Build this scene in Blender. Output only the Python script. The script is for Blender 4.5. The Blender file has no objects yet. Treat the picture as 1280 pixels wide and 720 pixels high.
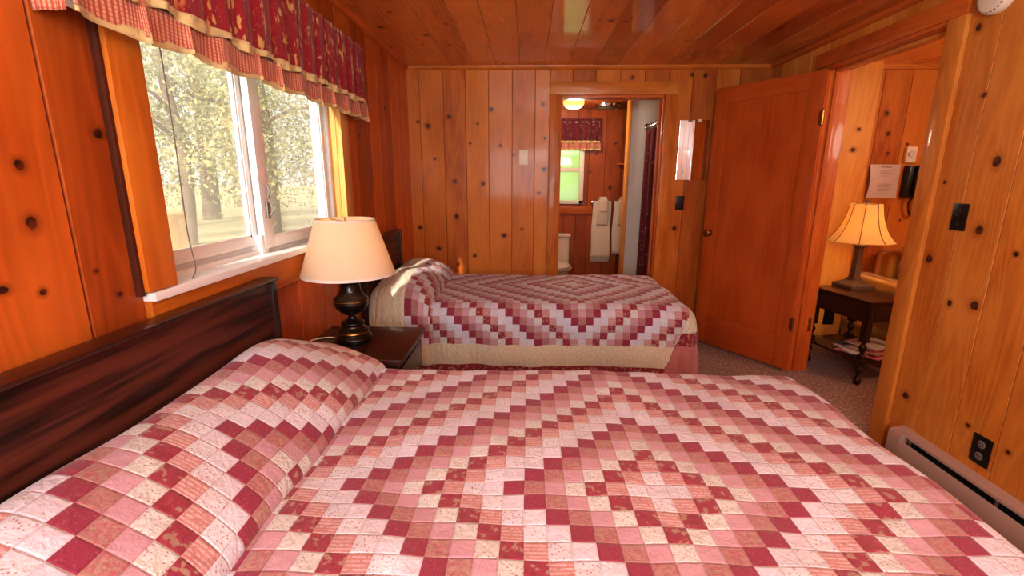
import bpy, bmesh, math, random
import numpy as np
from mathutils import Vector, Matrix
random.seed(7); rng = np.random.default_rng(7)
PI = math.pi
scene = bpy.context.scene
COL = scene.collection

# ------------------------------------------------------------------ room numbers (metres)
XL, XR, YB, H, YF = -.9712, 1.8635, 3.9642, 2.2019, -1.3
OY0, OY1, OZ = 2.353, 3.245, 2.02           # doorway in the right wall
BX0, BX1, BZ = .256, 1.065, 1.985           # bathroom doorway
WY0, WY1, WZ0, WZ1 = 1.21, 2.45, 1.055, 1.93   # window
NX = 4.2                                    # next room far side
BTH, BTY = 2.09, 5.5                        # bathroom ceiling, far wall

def s2l(c):
    return tuple(((v/255)/12.92 if v/255 <= .04045 else ((v/255+.055)/1.055)**2.4) for v in c)

# ------------------------------------------------------------------ node helpers
class NT:
    def __init__(s, name):
        s.m = bpy.data.materials.new(name); s.m.use_nodes = True
        s.t = s.m.node_tree; s.t.nodes.clear()
        s.out = s.t.nodes.new('ShaderNodeOutputMaterial')
    def n(s, kind, **kw):
        nd = s.t.nodes.new(kind)
        for k, v in kw.items(): setattr(nd, k, v)
        return nd
    def put(s, sock, v):
        if v is None: return
        if isinstance(v, bpy.types.NodeSocket): s.t.links.new(v, sock)
        else:
            if isinstance(v, (tuple, list)) and sock.type == 'RGBA' and len(v) == 3: v = (*v, 1)
            sock.default_value = v
    def math(s, op, a, b=None, c=None, clamp=False):
        nd = s.n('ShaderNodeMath', operation=op, use_clamp=clamp)
        s.put(nd.inputs[0], a)
        if b is not None: s.put(nd.inputs[1], b)
        if c is not None: s.put(nd.inputs[2], c)
        return nd.outputs[0]
    def mix(s, f, a, b, mode='MIX'):
        nd = s.n('ShaderNodeMix', data_type='RGBA', blend_type=mode)
        s.put(nd.inputs[0], f); s.put(nd.inputs[6], a); s.put(nd.inputs[7], b)
        return nd.outputs[2]
    def ramp(s, f, els, interp='LINEAR'):
        nd = s.n('ShaderNodeValToRGB'); cr = nd.color_ramp; cr.interpolation = interp
        while len(cr.elements) < len(els): cr.elements.new(.5)
        for e, (p, c) in zip(cr.elements, els):
            e.position = p; e.color = (*c, 1) if len(c) == 3 else c
        s.put(nd.inputs[0], f); return nd.outputs[0]
    def rng(s, v, a, b, c=0., d=1.):
        nd = s.n('ShaderNodeMapRange'); nd.clamp = True
        s.put(nd.inputs[0], v)
        for i, q in enumerate((a, b, c, d)): s.put(nd.inputs[i+1], q)
        return nd.outputs[0]
    def attr(s, name, out='Vector'):
        nd = s.n('ShaderNodeAttribute', attribute_name=name); return nd.outputs[out]
    def sep(s, v):
        nd = s.n('ShaderNodeSeparateXYZ'); s.put(nd.inputs[0], v); return nd.outputs
    def comb(s, x, y, z=0.):
        nd = s.n('ShaderNodeCombineXYZ')
        s.put(nd.inputs[0], x); s.put(nd.inputs[1], y); s.put(nd.inputs[2], z); return nd.outputs[0]
    def noise(s, v, scale, detail=2., rough=.5, out=0, dist=0.):
        nd = s.n('ShaderNodeTexNoise'); s.put(nd.inputs['Vector'], v)
        s.put(nd.inputs['Scale'], scale); s.put(nd.inputs['Detail'], detail); s.put(nd.inputs['Roughness'], rough)
        s.put(nd.inputs['Distortion'], dist)
        return nd.outputs[out]
    def voro(s, v, scale, out='Distance', feature='F1', rand=1.):
        nd = s.n('ShaderNodeTexVoronoi', feature=feature); s.put(nd.inputs['Vector'], v); s.put(nd.inputs['Scale'], scale)
        s.put(nd.inputs['Randomness'], rand)
        return nd.outputs[out]
    def bump(s, h, dist=.002, strength=.5):
        nd = s.n('ShaderNodeBump'); nd.inputs['Strength'].default_value = strength; nd.inputs['Distance'].default_value = dist
        s.put(nd.inputs['Height'], h); return nd.outputs[0]
    def pbr(s, color, rough=.5, metal=0., coat=0., normal=None, coat_rough=.1, emis=None, emis_s=0., sheen=0., spec=.5, trans=0., alpha=None):
        b = s.n('ShaderNodeBsdfPrincipled')
        s.put(b.inputs['Base Color'], color); s.put(b.inputs['Roughness'], rough); s.put(b.inputs['Metallic'], metal)
        s.put(b.inputs['Coat Weight'], coat); s.put(b.inputs['Coat Roughness'], coat_rough)
        s.put(b.inputs['Specular IOR Level'], spec); s.put(b.inputs['Sheen Weight'], sheen)
        s.put(b.inputs['Transmission Weight'], trans)
        if alpha is not None: s.put(b.inputs['Alpha'], alpha)
        if normal is not None: s.put(b.inputs['Normal'], normal)
        if emis is not None: s.put(b.inputs['Emission Color'], emis); s.put(b.inputs['Emission Strength'], emis_s)
        s.t.links.new(b.outputs[0], s.out.inputs[0]); s.b = b
        return s.m

def simple(name, rgb, rough=.5, metal=0., coat=0., bump=0., bscale=60., **kw):
    t = NT(name); c = s2l(rgb)
    co = t.n('ShaderNodeTexCoord').outputs['Object']
    nz = t.noise(co, 9., 3.)
    col = t.mix(t.rng(nz, .3, .7, 0., .22), c, tuple(v*.78 for v in c))
    nrm = t.bump(t.noise(co, bscale, 3.), bump, .6) if bump else None
    return t.pbr(col, rough, metal, coat, nrm, **kw)

def wood(name, light, mid, dark, rough=.33, coat=.2, tone=.35, ring=.5, fine=.26, sc=1., knot=True, bumpd=.0006, streak=0.):
    t = NT(name); L, M, D = s2l(light), s2l(mid), s2l(dark)
    wc = t.attr('wc'); x, y, z = t.sep(wc)
    if knot:
        ku, kv_, ke = t.sep(t.attr('kv'))
        kw = t.noise(t.comb(t.math('MULTIPLY', x, 40.), t.math('MULTIPLY', y, 40.), 0.), 1., 1.)
        kl = t.math('SQRT', t.math('ADD', t.math('POWER', ku, 2.), t.math('POWER', kv_, 2.)))
        kl = t.math('MAXIMUM', kl, t.math('SUBTRACT', t.attr('kd', 'Fac'), 1.2))
        kl = t.math('ADD', kl, t.math('MULTIPLY_ADD', kw, .7, -.35))
        kn = t.math('MAXIMUM', t.math('SUBTRACT', 1., t.math('DIVIDE', kl, 3.)), 0.)
    else: kn = 0.
    seed = t.math('MULTIPLY', z, 17.3)
    wob = t.noise(t.comb(t.math('MULTIPLY', x, 5.), t.math('MULTIPLY', y, 1.6), seed), 1., 2.)
    kb = t.math('MULTIPLY', t.math('POWER', kn, 1.6), .05) if knot else 0.
    xd = t.math('ADD', t.math('MULTIPLY_ADD', wob, .035, x), kb)
    # broad cathedral figure
    n1 = t.noise(t.comb(t.math('MULTIPLY', xd, 9.*sc), t.math('MULTIPLY', y, .75*sc), seed), 1., 1.5)
    band = t.math('PINGPONG', t.math('MULTIPLY', n1, 11.), .5)
    band = t.rng(band, .05, .5, 0., 1.)
    n2 = t.noise(t.comb(t.math('MULTIPLY', xd, 120.*sc), t.math('MULTIPLY', y, 3.*sc), seed), 1., 3., .6)
    n3 = t.noise(t.comb(t.math('MULTIPLY', x, 7.), t.math('MULTIPLY', y, 2.2), seed), 1., 3.)
    wn = t.n('ShaderNodeTexWhiteNoise', noise_dimensions='1D'); t.put(wn.inputs['W'], z)
    rnd = wn.outputs['Value']
    col = t.mix(t.math('MULTIPLY', t.math('SUBTRACT', 1., band), ring), M, D)
    col = t.mix(t.rng(n2, .35, .7, 0., fine), col, D)
    col = t.mix(t.rng(n3, .35, .7, 0., .6), col, L)
    col = t.mix(t.math('MULTIPLY', t.rng(rnd, .5, 1., 0., 1.), tone), col, L)
    col = t.mix(t.math('MULTIPLY', t.rng(rnd, .5, 0., 0., 1.), tone), col, D)
    if streak:
        st_ = t.noise(t.comb(t.math('MULTIPLY', xd, 34.), t.math('MULTIPLY', y, 1.3), seed), 1., 3., .6)
        col = t.mix(t.rng(st_, .42, .62, 0., streak), col, L); col = t.mix(t.rng(st_, .52, .38, 0., streak), col, D)
    if knot:
        knn = kn
        halo = t.rng(knn, .15, .62, 0., .62)
        rr = t.rng(t.math('PINGPONG', t.math('MULTIPLY', knn, 9.), .5), 0., .5, 0., 1.)
        col = t.mix(t.math('MULTIPLY', halo, t.math('MULTIPLY_ADD', rr, .5, .5)), col, tuple(v*.8 for v in D))
        core = t.mix(t.rng(kw, .4, .6), s2l((40, 18, 12)), s2l((96, 42, 20)))
        col = t.mix(t.rng(knn, .63, .70, 0., .93), col, core)
        col = t.mix(t.rng(ke, .35, 1., 0., .9), col, tuple(v*.25 for v in D))
    nrm = t.bump(t.math('ADD', n2, t.math('MULTIPLY', n3, 1.5)), bumpd, .5)
    return t.pbr(col, t.rng(n3, .3, .7, rough+.05, rough+.17), 0., coat, nrm, coat_rough=.09, spec=.25)

MAT = {}
def M(k): return MAT[k]
MAT['pine'] = wood('honey_pine', (250, 182, 88), (232, 148, 54), (178, 92, 26), tone=.42)
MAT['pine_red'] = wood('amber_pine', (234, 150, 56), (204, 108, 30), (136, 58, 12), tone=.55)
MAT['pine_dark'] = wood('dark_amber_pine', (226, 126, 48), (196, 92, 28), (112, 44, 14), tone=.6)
MAT['ceil'] = wood('ceiling_pine', (250, 166, 84), (230, 132, 60), (146, 66, 30), tone=.65, rough=.2, coat=.8)
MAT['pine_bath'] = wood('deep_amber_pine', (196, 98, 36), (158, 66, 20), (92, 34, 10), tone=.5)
MAT['pine_light'] = wood('pale_pine', (240, 196, 124), (226, 168, 92), (192, 124, 56), tone=.2)
MAT['door'] = wood('red_stained_fir', (216, 114, 46), (196, 92, 32), (154, 60, 20), ring=.3, fine=.3, tone=.1, knot=False, sc=.8, rough=.3)
MAT['trim'] = wood('red_amber_trim', (228, 130, 52), (204, 102, 34), (150, 62, 20), tone=.3, knot=False)
MAT['dark'] = wood('espresso_wood', (74, 36, 26), (52, 24, 18), (26, 12, 10), knot=False, rough=.25, ring=.5, coat=.4)
MAT['hb'] = wood('walnut_laminate', (104, 52, 38), (64, 30, 23), (20, 10, 8), knot=False, rough=.3, ring=.95, fine=.75, sc=.8, tone=0., coat=.15, streak=.85)
MAT['brown'] = wood('shade_brown_wood', (104, 50, 26), (84, 36, 18), (56, 22, 12), knot=False, coat=0., rough=.5)  # dark tone painted in for the shaded side of the window casing
MAT['metal_dark'] = simple('bronze_black', (34, 28, 24), .28, .6, .4)
MAT['brass'] = simple('aged_brass', (176, 140, 78), .3, 1.)
MAT['chrome'] = simple('chrome', (215, 215, 215), .15, 1.)
MAT['bronze'] = simple('brushed_bronze', (128, 108, 90), .42, .6)
MAT['white'] = simple('white_vinyl', (236, 236, 234), .35)
MAT['ivory'] = simple('ivory_plastic', (250, 240, 214), .4)
MAT['blackp'] = simple('black_plastic', (24, 22, 22), .3)
MAT['greyp'] = simple('grey_plastic', (128, 122, 118), .4)
MAT['heater'] = simple('taupe_enamel', (194, 168, 154), .4)
MAT['heatdark'] = simple('dark_steel', (30, 40, 46), .5, .3)
MAT['porcelain'] = simple('porcelain', (240, 222, 196), .12, coat=.6)
MAT['towel'] = simple('white_terry', (242, 220, 190), .9, bump=.003, bscale=300., sheen=.4)
MAT['towel2'] = simple('cream_terry', (226, 206, 180), .9, bump=.003, bscale=300., sheen=.4)
MAT['tubwall'] = simple('white_surround', (238, 234, 218), .25)
MAT['mattress'] = simple('mattress_ticking', (220, 214, 206), .9)
MAT['bark'] = simple('tree_bark', (120, 98, 80), .9, bump=.02, bscale=12.)
MAT['ground'] = simple('forest_floor', (190, 176, 132), .95, bump=.02, bscale=5.)
MAT['stump'] = simple('stump_wood', (214, 170, 104), .9, bump=.01, bscale=20.)
MAT['siding'] = simple('plain_board', (170, 110, 60), .7)
MAT['liner'] = simple('white_lining', (236, 230, 218), .9)

def m_leaf():
    t = NT('leaf'); co = t.n('ShaderNodeTexCoord').outputs['Object']
    c = t.mix(t.rng(t.noise(co, 2.6, 3.), .42, .58), s2l((232, 226, 168)), s2l((128, 130, 84)))  # pale and dull tones painted in for sunlit and shaded leaves
    t.pbr(c, .6)
    b = t.b
    tr = t.n('ShaderNodeBsdfTranslucent'); t.put(tr.inputs[0], c)
    mx = t.n('ShaderNodeMixShader'); mx.inputs[0].default_value = .4
    t.t.links.new(b.outputs[0], mx.inputs[1]); t.t.links.new(tr.outputs[0], mx.inputs[2]); t.t.links.new(mx.outputs[0], t.out.inputs[0])
    return t.m
MAT['leaf'] = m_leaf()

def m_glass(name, haze, col=(1, .97, .9)):
    t = NT(name)
    tp = t.n('ShaderNodeBsdfTransparent'); tl = t.n('ShaderNodeBsdfTranslucent'); tl.inputs[0].default_value = (*col, 1)
    gl = t.n('ShaderNodeBsdfGlossy'); gl.inputs['Roughness'].default_value = .03
    co = t.n('ShaderNodeTexCoord').outputs['Object']
    m1 = t.n('ShaderNodeMixShader'); t.put(m1.inputs[0], t.rng(t.noise(co, 2.5, 2.), .3, .7, haze*.7, haze*1.3))
    t.t.links.new(tp.outputs[0], m1.inputs[1]); t.t.links.new(tl.outputs[0], m1.inputs[2])
    m2 = t.n('ShaderNodeMixShader'); m2.inputs[0].default_value = .05
    t.t.links.new(m1.outputs[0], m2.inputs[1]); t.t.links.new(gl.outputs[0], m2.inputs[2]); t.t.links.new(m2.outputs[0], t.out.inputs[0])
    return t.m
MAT['glass'] = m_glass('window_glass', .17, (1, .94, .84))
MAT['glass_b'] = m_glass('frosted_glass', .75, (.66, .82, .42))

def m_shade(name, rgb, e, es):
    t = NT(name); c = s2l(rgb); co = t.n('ShaderNodeTexCoord').outputs['Object']
    wv = t.noise(co, 260., 1.)
    p = t.pbr(t.mix(t.math('MULTIPLY', wv, .12), c, tuple(v*.8 for v in c)), .85, emis=s2l(e), emis_s=es)
    tr = t.n('ShaderNodeBsdfTranslucent'); tr.inputs[0].default_value = (*c, 1)
    mx = t.n('ShaderNodeMixShader'); mx.inputs[0].default_value = .45
    t.t.links.new(t.b.outputs[0], mx.inputs[1]); t.t.links.new(tr.outputs[0], mx.inputs[2]); t.t.links.new(mx.outputs[0], t.out.inputs[0])
    return t.m
MAT['shade1'] = m_shade('cream_linen_shade', (246, 234, 214), (255, 214, 160), .10)
MAT['shade2'] = m_shade('gold_silk_shade', (248, 216, 150), (255, 200, 110), .22)
MAT['globe'] = m_shade('lit_globe', (250, 220, 160), (255, 196, 110), 1.6)

def m_carpet():
    t = NT('brown_carpet'); co = t.n('ShaderNodeTexCoord').outputs['Object']
    n = t.noise(co, 52., 4., .8); n2 = t.noise(co, 3., 2.)
    c = t.ramp(n, [(0., s2l((50, 30, 26))), (.42, s2l((104, 68, 54))), (.55, s2l((152, 112, 86))), (.66, s2l((214, 182, 150)))])
    c = t.mix(t.rng(n2, .4, .7, 0., .2), c, s2l((110, 84, 76)))
    return t.pbr(c, .95, normal=t.bump(n, .01, .8), sheen=.3)
MAT['carpet'] = m_carpet()
MAT['tilefloor'] = simple('vinyl_floor', (150, 120, 96), .4)

# the patchwork: m = |i|+|j| rings of one fabric each, eight fabrics repeating
FAB = [(232, 224, 230), (232, 226, 228), (208, 146, 138), (164, 54, 72), (228, 224, 216), (216, 170, 178), (188, 126, 122), (158, 48, 74)]
def m_quilt():
    t = NT('patchwork_quilt')
    pu, pv, bd = t.sep(t.attr('pc'))
    fu = t.math('FLOOR', t.math('ADD', pu, .5)); fv = t.math('FLOOR', t.math('ADD', pv, .5))
    m = t.math('ADD', t.math('ABSOLUTE', fu), t.math('ABSOLUTE', fv))
    k = t.math('MODULO', m, 8.)
    lx = t.math('SUBTRACT', pu, fu); ly = t.math('SUBTRACT', pv, fv)
    base = t.ramp(t.math('DIVIDE', t.math('ADD', k, .5), 8.), [(i/8., s2l(c)) for i, c in enumerate(FAB)], 'CONSTANT')
    wn = t.n('ShaderNodeTexWhiteNoise', noise_dimensions='2D'); t.put(wn.inputs['Vector'], t.comb(fu, fv)); rnd = wn.outputs['Value']
    P = t.comb(pu, pv, t.math('MULTIPLY', rnd, 9.))
    def mask(i): return t.math('COMPARE', k, float(i), .3)
    sp = t.voro(P, 6.5)                       # small speckle
    spk = t.rng(sp, .2, .3, 1., 0.)
    nz = t.noise(P, 6., 3., .65)
    nl = t.noise(P, 2.7, 2., .5)
    dash = t.math('MULTIPLY', t.rng(t.math('PINGPONG', t.math('MULTIPLY', ly, 5.), .5), .2, .3, 0., 1.),
                  t.rng(t.noise(t.comb(t.math('MULTIPLY', pu, 9.), t.math('MULTIPLY', pv, 5.), rnd), 1., 1.), .38, .45, 0., 1.))
    fine = t.math('PINGPONG', t.math('MULTIPLY', lx, 12.), .5)
    col = base
    col = t.mix(t.math('MULTIPLY', mask(0), t.rng(nz, .5, .7, 0., .4)), col, s2l((214, 176, 182)))
    col = t.mix(t.math('MULTIPLY', mask(1), t.math('MULTIPLY', spk, .75)), col, s2l((182, 116, 124)))
    col = t.mix(t.math('MULTIPLY', mask(2), t.math('MULTIPLY', dash, .6)), col, s2l((232, 208, 202)))
    col = t.mix(t.math('MULTIPLY', mask(3), t.rng(nl, .57, .62, 0., .6)), col, s2l((190, 172, 138)))
    col = t.mix(t.math('MULTIPLY', mask(3), t.rng(nl, .4, .36, 0., .6)), col, s2l((142, 30, 48)))
    col = t.mix(t.math('MULTIPLY', mask(4), t.math('MULTIPLY', spk, .6)), col, s2l((170, 84, 84)))
    col = t.mix(t.math('MULTIPLY', mask(4), t.rng(nl, .56, .62, 0., .4)), col, s2l((206, 196, 172)))
    col = t.mix(t.math('MULTIPLY', mask(5), t.math('MULTIPLY', fine, .5)), col, s2l((204, 138, 150)))
    col = t.mix(t.math('MULTIPLY', mask(6), t.rng(nz, .5, .58, 0., .6)), col, s2l((190, 164, 134)))
    col = t.mix(t.math('MULTIPLY', mask(6), t.rng(nz, .44, .36, 0., .7)), col, s2l((190, 84, 100)))
    col = t.mix(t.math('MULTIPLY', mask(7), t.math('MULTIPLY', spk, .3)), col, s2l((214, 130, 140)))
    col = t.mix(t.rng(rnd, 0., 1., 0., .14), col, s2l((150, 70, 70)), 'MIX')
    # border bands, bd in metres past the patchwork
    bv = t.comb(t.math('MULTIPLY', pu, .6), t.math('MULTIPLY', pv, .6), 0.)
    bn = t.noise(bv, 7., 3., .6); bl = t.noise(bv, 3., 2.)
    cream = t.mix(t.rng(bn, .45, .6, 0., .5), s2l((240, 226, 196)), s2l((210, 184, 142)))
    redb = t.mix(t.rng(bl, .55, .6, 0., .7), s2l((160, 44, 58)), s2l((208, 160, 130)))
    pinkb = t.mix(t.math('MULTIPLY', t.math('PINGPONG', t.math('MULTIPLY', pu, 4.), .5), .8), s2l((214, 136, 128)), s2l((196, 104, 104)))
    bc = t.mix(t.math('GREATER_THAN', bd, .118), cream, redb)
    bc = t.mix(t.math('GREATER_THAN', bd, .20), bc, pinkb)
    col = t.mix(t.math('GREATER_THAN', bd, .0005), col, bc)
    col = t.mix(1., col, (.84, .92, 1.0), 'MULTIPLY')
    # seams and hand quilting
    e = t.math('MAXIMUM', t.math('ABSOLUTE', lx), t.math('ABSOLUTE', ly))
    inside = t.math('LESS_THAN', bd, .0005)
    seam = t.math('MULTIPLY', t.rng(e, .42, .5, 0., 1.), inside)
    col = t.mix(t.math('MULTIPLY', t.rng(e, .47, .5, 0., .18), inside), col, s2l((120, 60, 60)))
    d1 = t.math('PINGPONG', t.math('MULTIPLY', t.math('ADD', pu, pv), .25), .5)
    d2 = t.math('PINGPONG', t.math('MULTIPLY', t.math('SUBTRACT', pu, pv), .25), .5)
    dg = t.math('MAXIMUM', t.rng(d1, .03, 0., 0., 1.), t.rng(d2, .03, 0., 0., 1.))
    wr = t.noise(t.comb(pu, pv, 0.), 1.1, 4., .65)
    wr = t.math('ADD', wr, t.math('MULTIPLY', t.math('SUBTRACT', 1., inside), t.math('MULTIPLY', t.noise(t.comb(t.math('MULTIPLY', pu, 1.8), t.math('MULTIPLY', pv, .35), 3.), 1., 2.), 2.2)))
    h = t.math('SUBTRACT', t.math('MULTIPLY', wr, 1.6), t.math('ADD', t.math('MULTIPLY', seam, .35), t.math('MULTIPLY', dg, .10)))
    return t.pbr(col, .88, normal=t.bump(h, .006, .8), sheen=.25)
MAT['quilt'] = m_quilt()

def m_floral(name, base, gold, sc=14., stretch=2.2, amt=.9, lo=.28):
    t = NT(name); w = t.attr('wc'); x, y, z = t.sep(w)
    wob = t.noise(w, 20., 2., out=1)
    v = t.comb(t.math('MULTIPLY', x, sc), t.math('MULTIPLY', y, sc/stretch), 0.)
    nd = t.n('ShaderNodeVectorMath', operation='MULTIPLY_ADD'); t.put(nd.inputs[0], wob); nd.inputs[1].default_value = (.9, .9, 0); t.put(nd.inputs[2], v)
    d = t.voro(nd.outputs[0], 2.2); d2 = t.voro(nd.outputs[0], 5.5)
    big = t.rng(t.noise(nd.outputs[0], .7, 1.), .46, .54, 0., 1.)
    leaf = t.math('MULTIPLY', t.rng(d, lo, lo-.06, 0., 1.), big)
    bits = t.rng(d2, .2, .14, 0., .8)
    msk = t.math('MULTIPLY', t.math('MAXIMUM', leaf, bits), amt)
    b = s2l(base)
    c = t.mix(t.rng(t.noise(v, 1.4, 2.), .35, .65, 0., .5), b, tuple(q*.6 for q in b))
    c = t.mix(msk, c, s2l(gold))
    return t.pbr(c, .8, sheen=.2)
MAT['floral'] = m_floral('crimson_floral', (158, 20, 32), (208, 168, 98), sc=23., lo=.42)
MAT['paisley'] = m_floral('maroon_paisley', (112, 26, 34), (206, 150, 120), sc=10., stretch=1.4, amt=.75, lo=.2)
def m_stripe(name, a, b, sx=70., sy=60., thr=.3):
    t = NT(name); x, y, z = t.sep(t.attr('wc'))
    px = t.math('PINGPONG', t.math('MULTIPLY', x, sx), .5); py = t.math('PINGPONG', t.math('MULTIPLY', y, sy), .5)
    k = t.math('MULTIPLY', t.rng(px, .18, thr, 0., 1.), t.rng(py, .08, .2, .35, 1.))
    return t.pbr(t.mix(k, s2l(a), s2l(b)), .85, sheen=.2)
MAT['plaid'] = m_stripe('rose_plaid', (186, 86, 66), (222, 168, 132), 95., 110.)
MAT['goldtrim'] = m_floral('cream_spotted_trim', (226, 202, 140), (150, 96, 60), sc=26., stretch=1., amt=.6, lo=.16)
MAT['sofa'] = m_stripe('striped_upholstery', (184, 132, 56), (242, 200, 110), 11., 1.5, .42)
MAT['cushion'] = m_stripe('brown_striped_cushion', (120, 80, 40), (206, 152, 86), 14., 1.)

# ------------------------------------------------------------------ mesh helpers
ROOTLOC = {}
def tag(o, label=None, cat=None, group=None, kind=None):
    if label: o['label'] = label
    if cat: o['category'] = cat
    if group: o['group'] = group
    if kind: o['kind'] = kind
    return o
def thing(name, label, cat, loc=(0, 0, 0), rotz=0., group=None, world=True):
    o = bpy.data.objects.new(name, None); COL.objects.link(o); o.empty_display_size = .05
    o.location = loc; o.rotation_euler = (0, 0, rotz)
    tag(o, label, cat, group)
    if world: ROOTLOC[o] = Vector(loc)
    return o
def rootof(p):
    while p.parent: p = p.parent
    return p
_seed = [0]
def auto_wc(me, along=None):
    """grain coordinates: along the longest side of the piece"""
    n = len(me.vertices); co = np.empty(n*3, dtype=np.float32); me.vertices.foreach_get('co', co); co = co.reshape(-1, 3)
    ext = co.max(0)-co.min(0); a = int(np.argmax(ext)) if along is None else along
    o = [i for i in range(3) if i != a]
    _seed[0] += 1
    w = np.stack([co[:, o[0]]+co[:, o[1]]*.7+_seed[0]*.37, co[:, a]+_seed[0]*.91, np.full(n, _seed[0]*1.13)], 1).astype(np.float32)
    at = me.attributes.new('wc', 'FLOAT_VECTOR', 'POINT'); at.data.foreach_set('vector', w.ravel())
    at = me.attributes.new('kv', 'FLOAT_VECTOR', 'POINT'); at.data.foreach_set('vector', np.tile(np.array([9, 0, 0], dtype=np.float32), n))
    me.attributes.new('kd', 'FLOAT', 'POINT').data.foreach_set('value', np.full(n, 9., dtype=np.float32))
def obj(name, bm, mat, parent=None, smooth=True, along=None, wc=True, angle=35):
    me = bpy.data.meshes.new(name)
    if isinstance(bm, bmesh.types.BMesh):
        bmesh.ops.recalc_face_normals(bm, faces=bm.faces[:])
        bm.to_mesh(me); bm.free()
    else:
        v, f = bm[0], bm[1]; me.from_pydata(v, [], f)
    for m in (mat if isinstance(mat, (list, tuple)) else [mat]): me.materials.append(m)
    if wc: auto_wc(me, along)
    o = bpy.data.objects.new(name, me); COL.objects.link(o)
    if parent is not None:
        r = rootof(parent)
        if r in ROOTLOC: me.transform(Matrix.Translation(-ROOTLOC[r]))
        o.parent = parent
    if smooth:
        me.shade_smooth()
        try: me.set_sharp_from_angle(angle=math.radians(angle))
        except Exception: pass
    me.update()
    return o
def struct(name, bm, mat, parent=None, **kw):
    o = obj(name, bm, mat, parent, **kw)
    if parent is None: o['kind'] = 'structure'
    return o
def B(): return bmesh.new()
def box(bm, x0, x1, y0, y1, z0, z1, bev=0., mi=0, seg=2, rot=None):
    r = bmesh.ops.create_cube(bm, size=1.)
    vs = r['verts']
    for v in vs:
        v.co = Vector(((x0+x1)/2+v.co.x*(x1-x0), (y0+y1)/2+v.co.y*(y1-y0), (z0+z1)/2+v.co.z*(z1-z0)))
    if bev > 0:
        es = list({e for v in vs for e in v.link_edges})
        rb = bmesh.ops.bevel(bm, geom=es, offset=min(bev, .49*min(abs(x1-x0), abs(y1-y0), abs(z1-z0))), segments=seg, profile=.6, affect='EDGES')
        vs = list({v for f in rb['faces'] for v in f.verts} | {v for v in vs if v.is_valid})
    if rot: bmesh.ops.transform(bm, matrix=rot, verts=[v for v in vs if v.is_valid])
    if mi:
        for f in {f for v in vs if v.is_valid for f in v.link_faces}: f.material_index = mi
    return vs
def boxo(name, dims, mat, parent=None, bev=.002, **kw):
    b = B(); box(b, *dims, bev=bev); return obj(name, b, mat, parent, **kw)
def lathe(bm, prof, c=(0, 0, 0), seg=40, cap=True):
    rings = []
    for r, z in prof:
        rings.append([bm.verts.new((c[0]+r*math.cos(2*PI*i/seg), c[1]+r*math.sin(2*PI*i/seg), c[2]+z)) for i in range(seg)])
    for a, b in zip(rings, rings[1:]):
        for i in range(seg): bm.faces.new((a[i], a[(i+1) % seg], b[(i+1) % seg], b[i]))
    if cap:
        if prof[0][0] > 1e-4: bm.faces.new(rings[0][::-1])
        if prof[-1][0] > 1e-4: bm.faces.new(rings[-1])
def tube(bm, pts, r, seg=8, closed=False):
    pts = [Vector(p) for p in pts]; rings = []
    for i, p in enumerate(pts):
        d = (pts[min(i+1, len(pts)-1)]-pts[max(i-1, 0)]).normalized()
        a = d.orthogonal().normalized() if not rings else (prev - d*prev.dot(d)).normalized()
        prev = a; b = d.cross(a)
        rr = r[i] if isinstance(r, (list, tuple)) else r
        rings.append([bm.verts.new(p+(a*math.cos(2*PI*k/seg)+b*math.sin(2*PI*k/seg))*rr) for k in range(seg)])
    for A, C in zip(rings, rings[1:]):
        for k in range(seg): bm.faces.new((A[k], A[(k+1) % seg], C[(k+1) % seg], C[k]))
    bm.faces.new(rings[0][::-1]); bm.faces.new(rings[-1])
def smoothcurve(pts, n=8):
    out = []; P = [Vector(p) for p in pts]
    for i in range(len(P)-1):
        a, b, c, d = P[max(i-1, 0)], P[i], P[i+1], P[min(i+2, len(P)-1)]
        for k in range(n):
            t = k/n
            out.append(.5*((2*b)+(c-a)*t+(2*a-5*b+4*c-d)*t*t+(3*b-a-3*c+d)*t**3))
    out.append(P[-1]); return out
def smprof(pr, n=5): return [(max(v.x, 0), v.y) for v in smoothcurve([(r, z, 0) for r, z in pr], n)]

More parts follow.
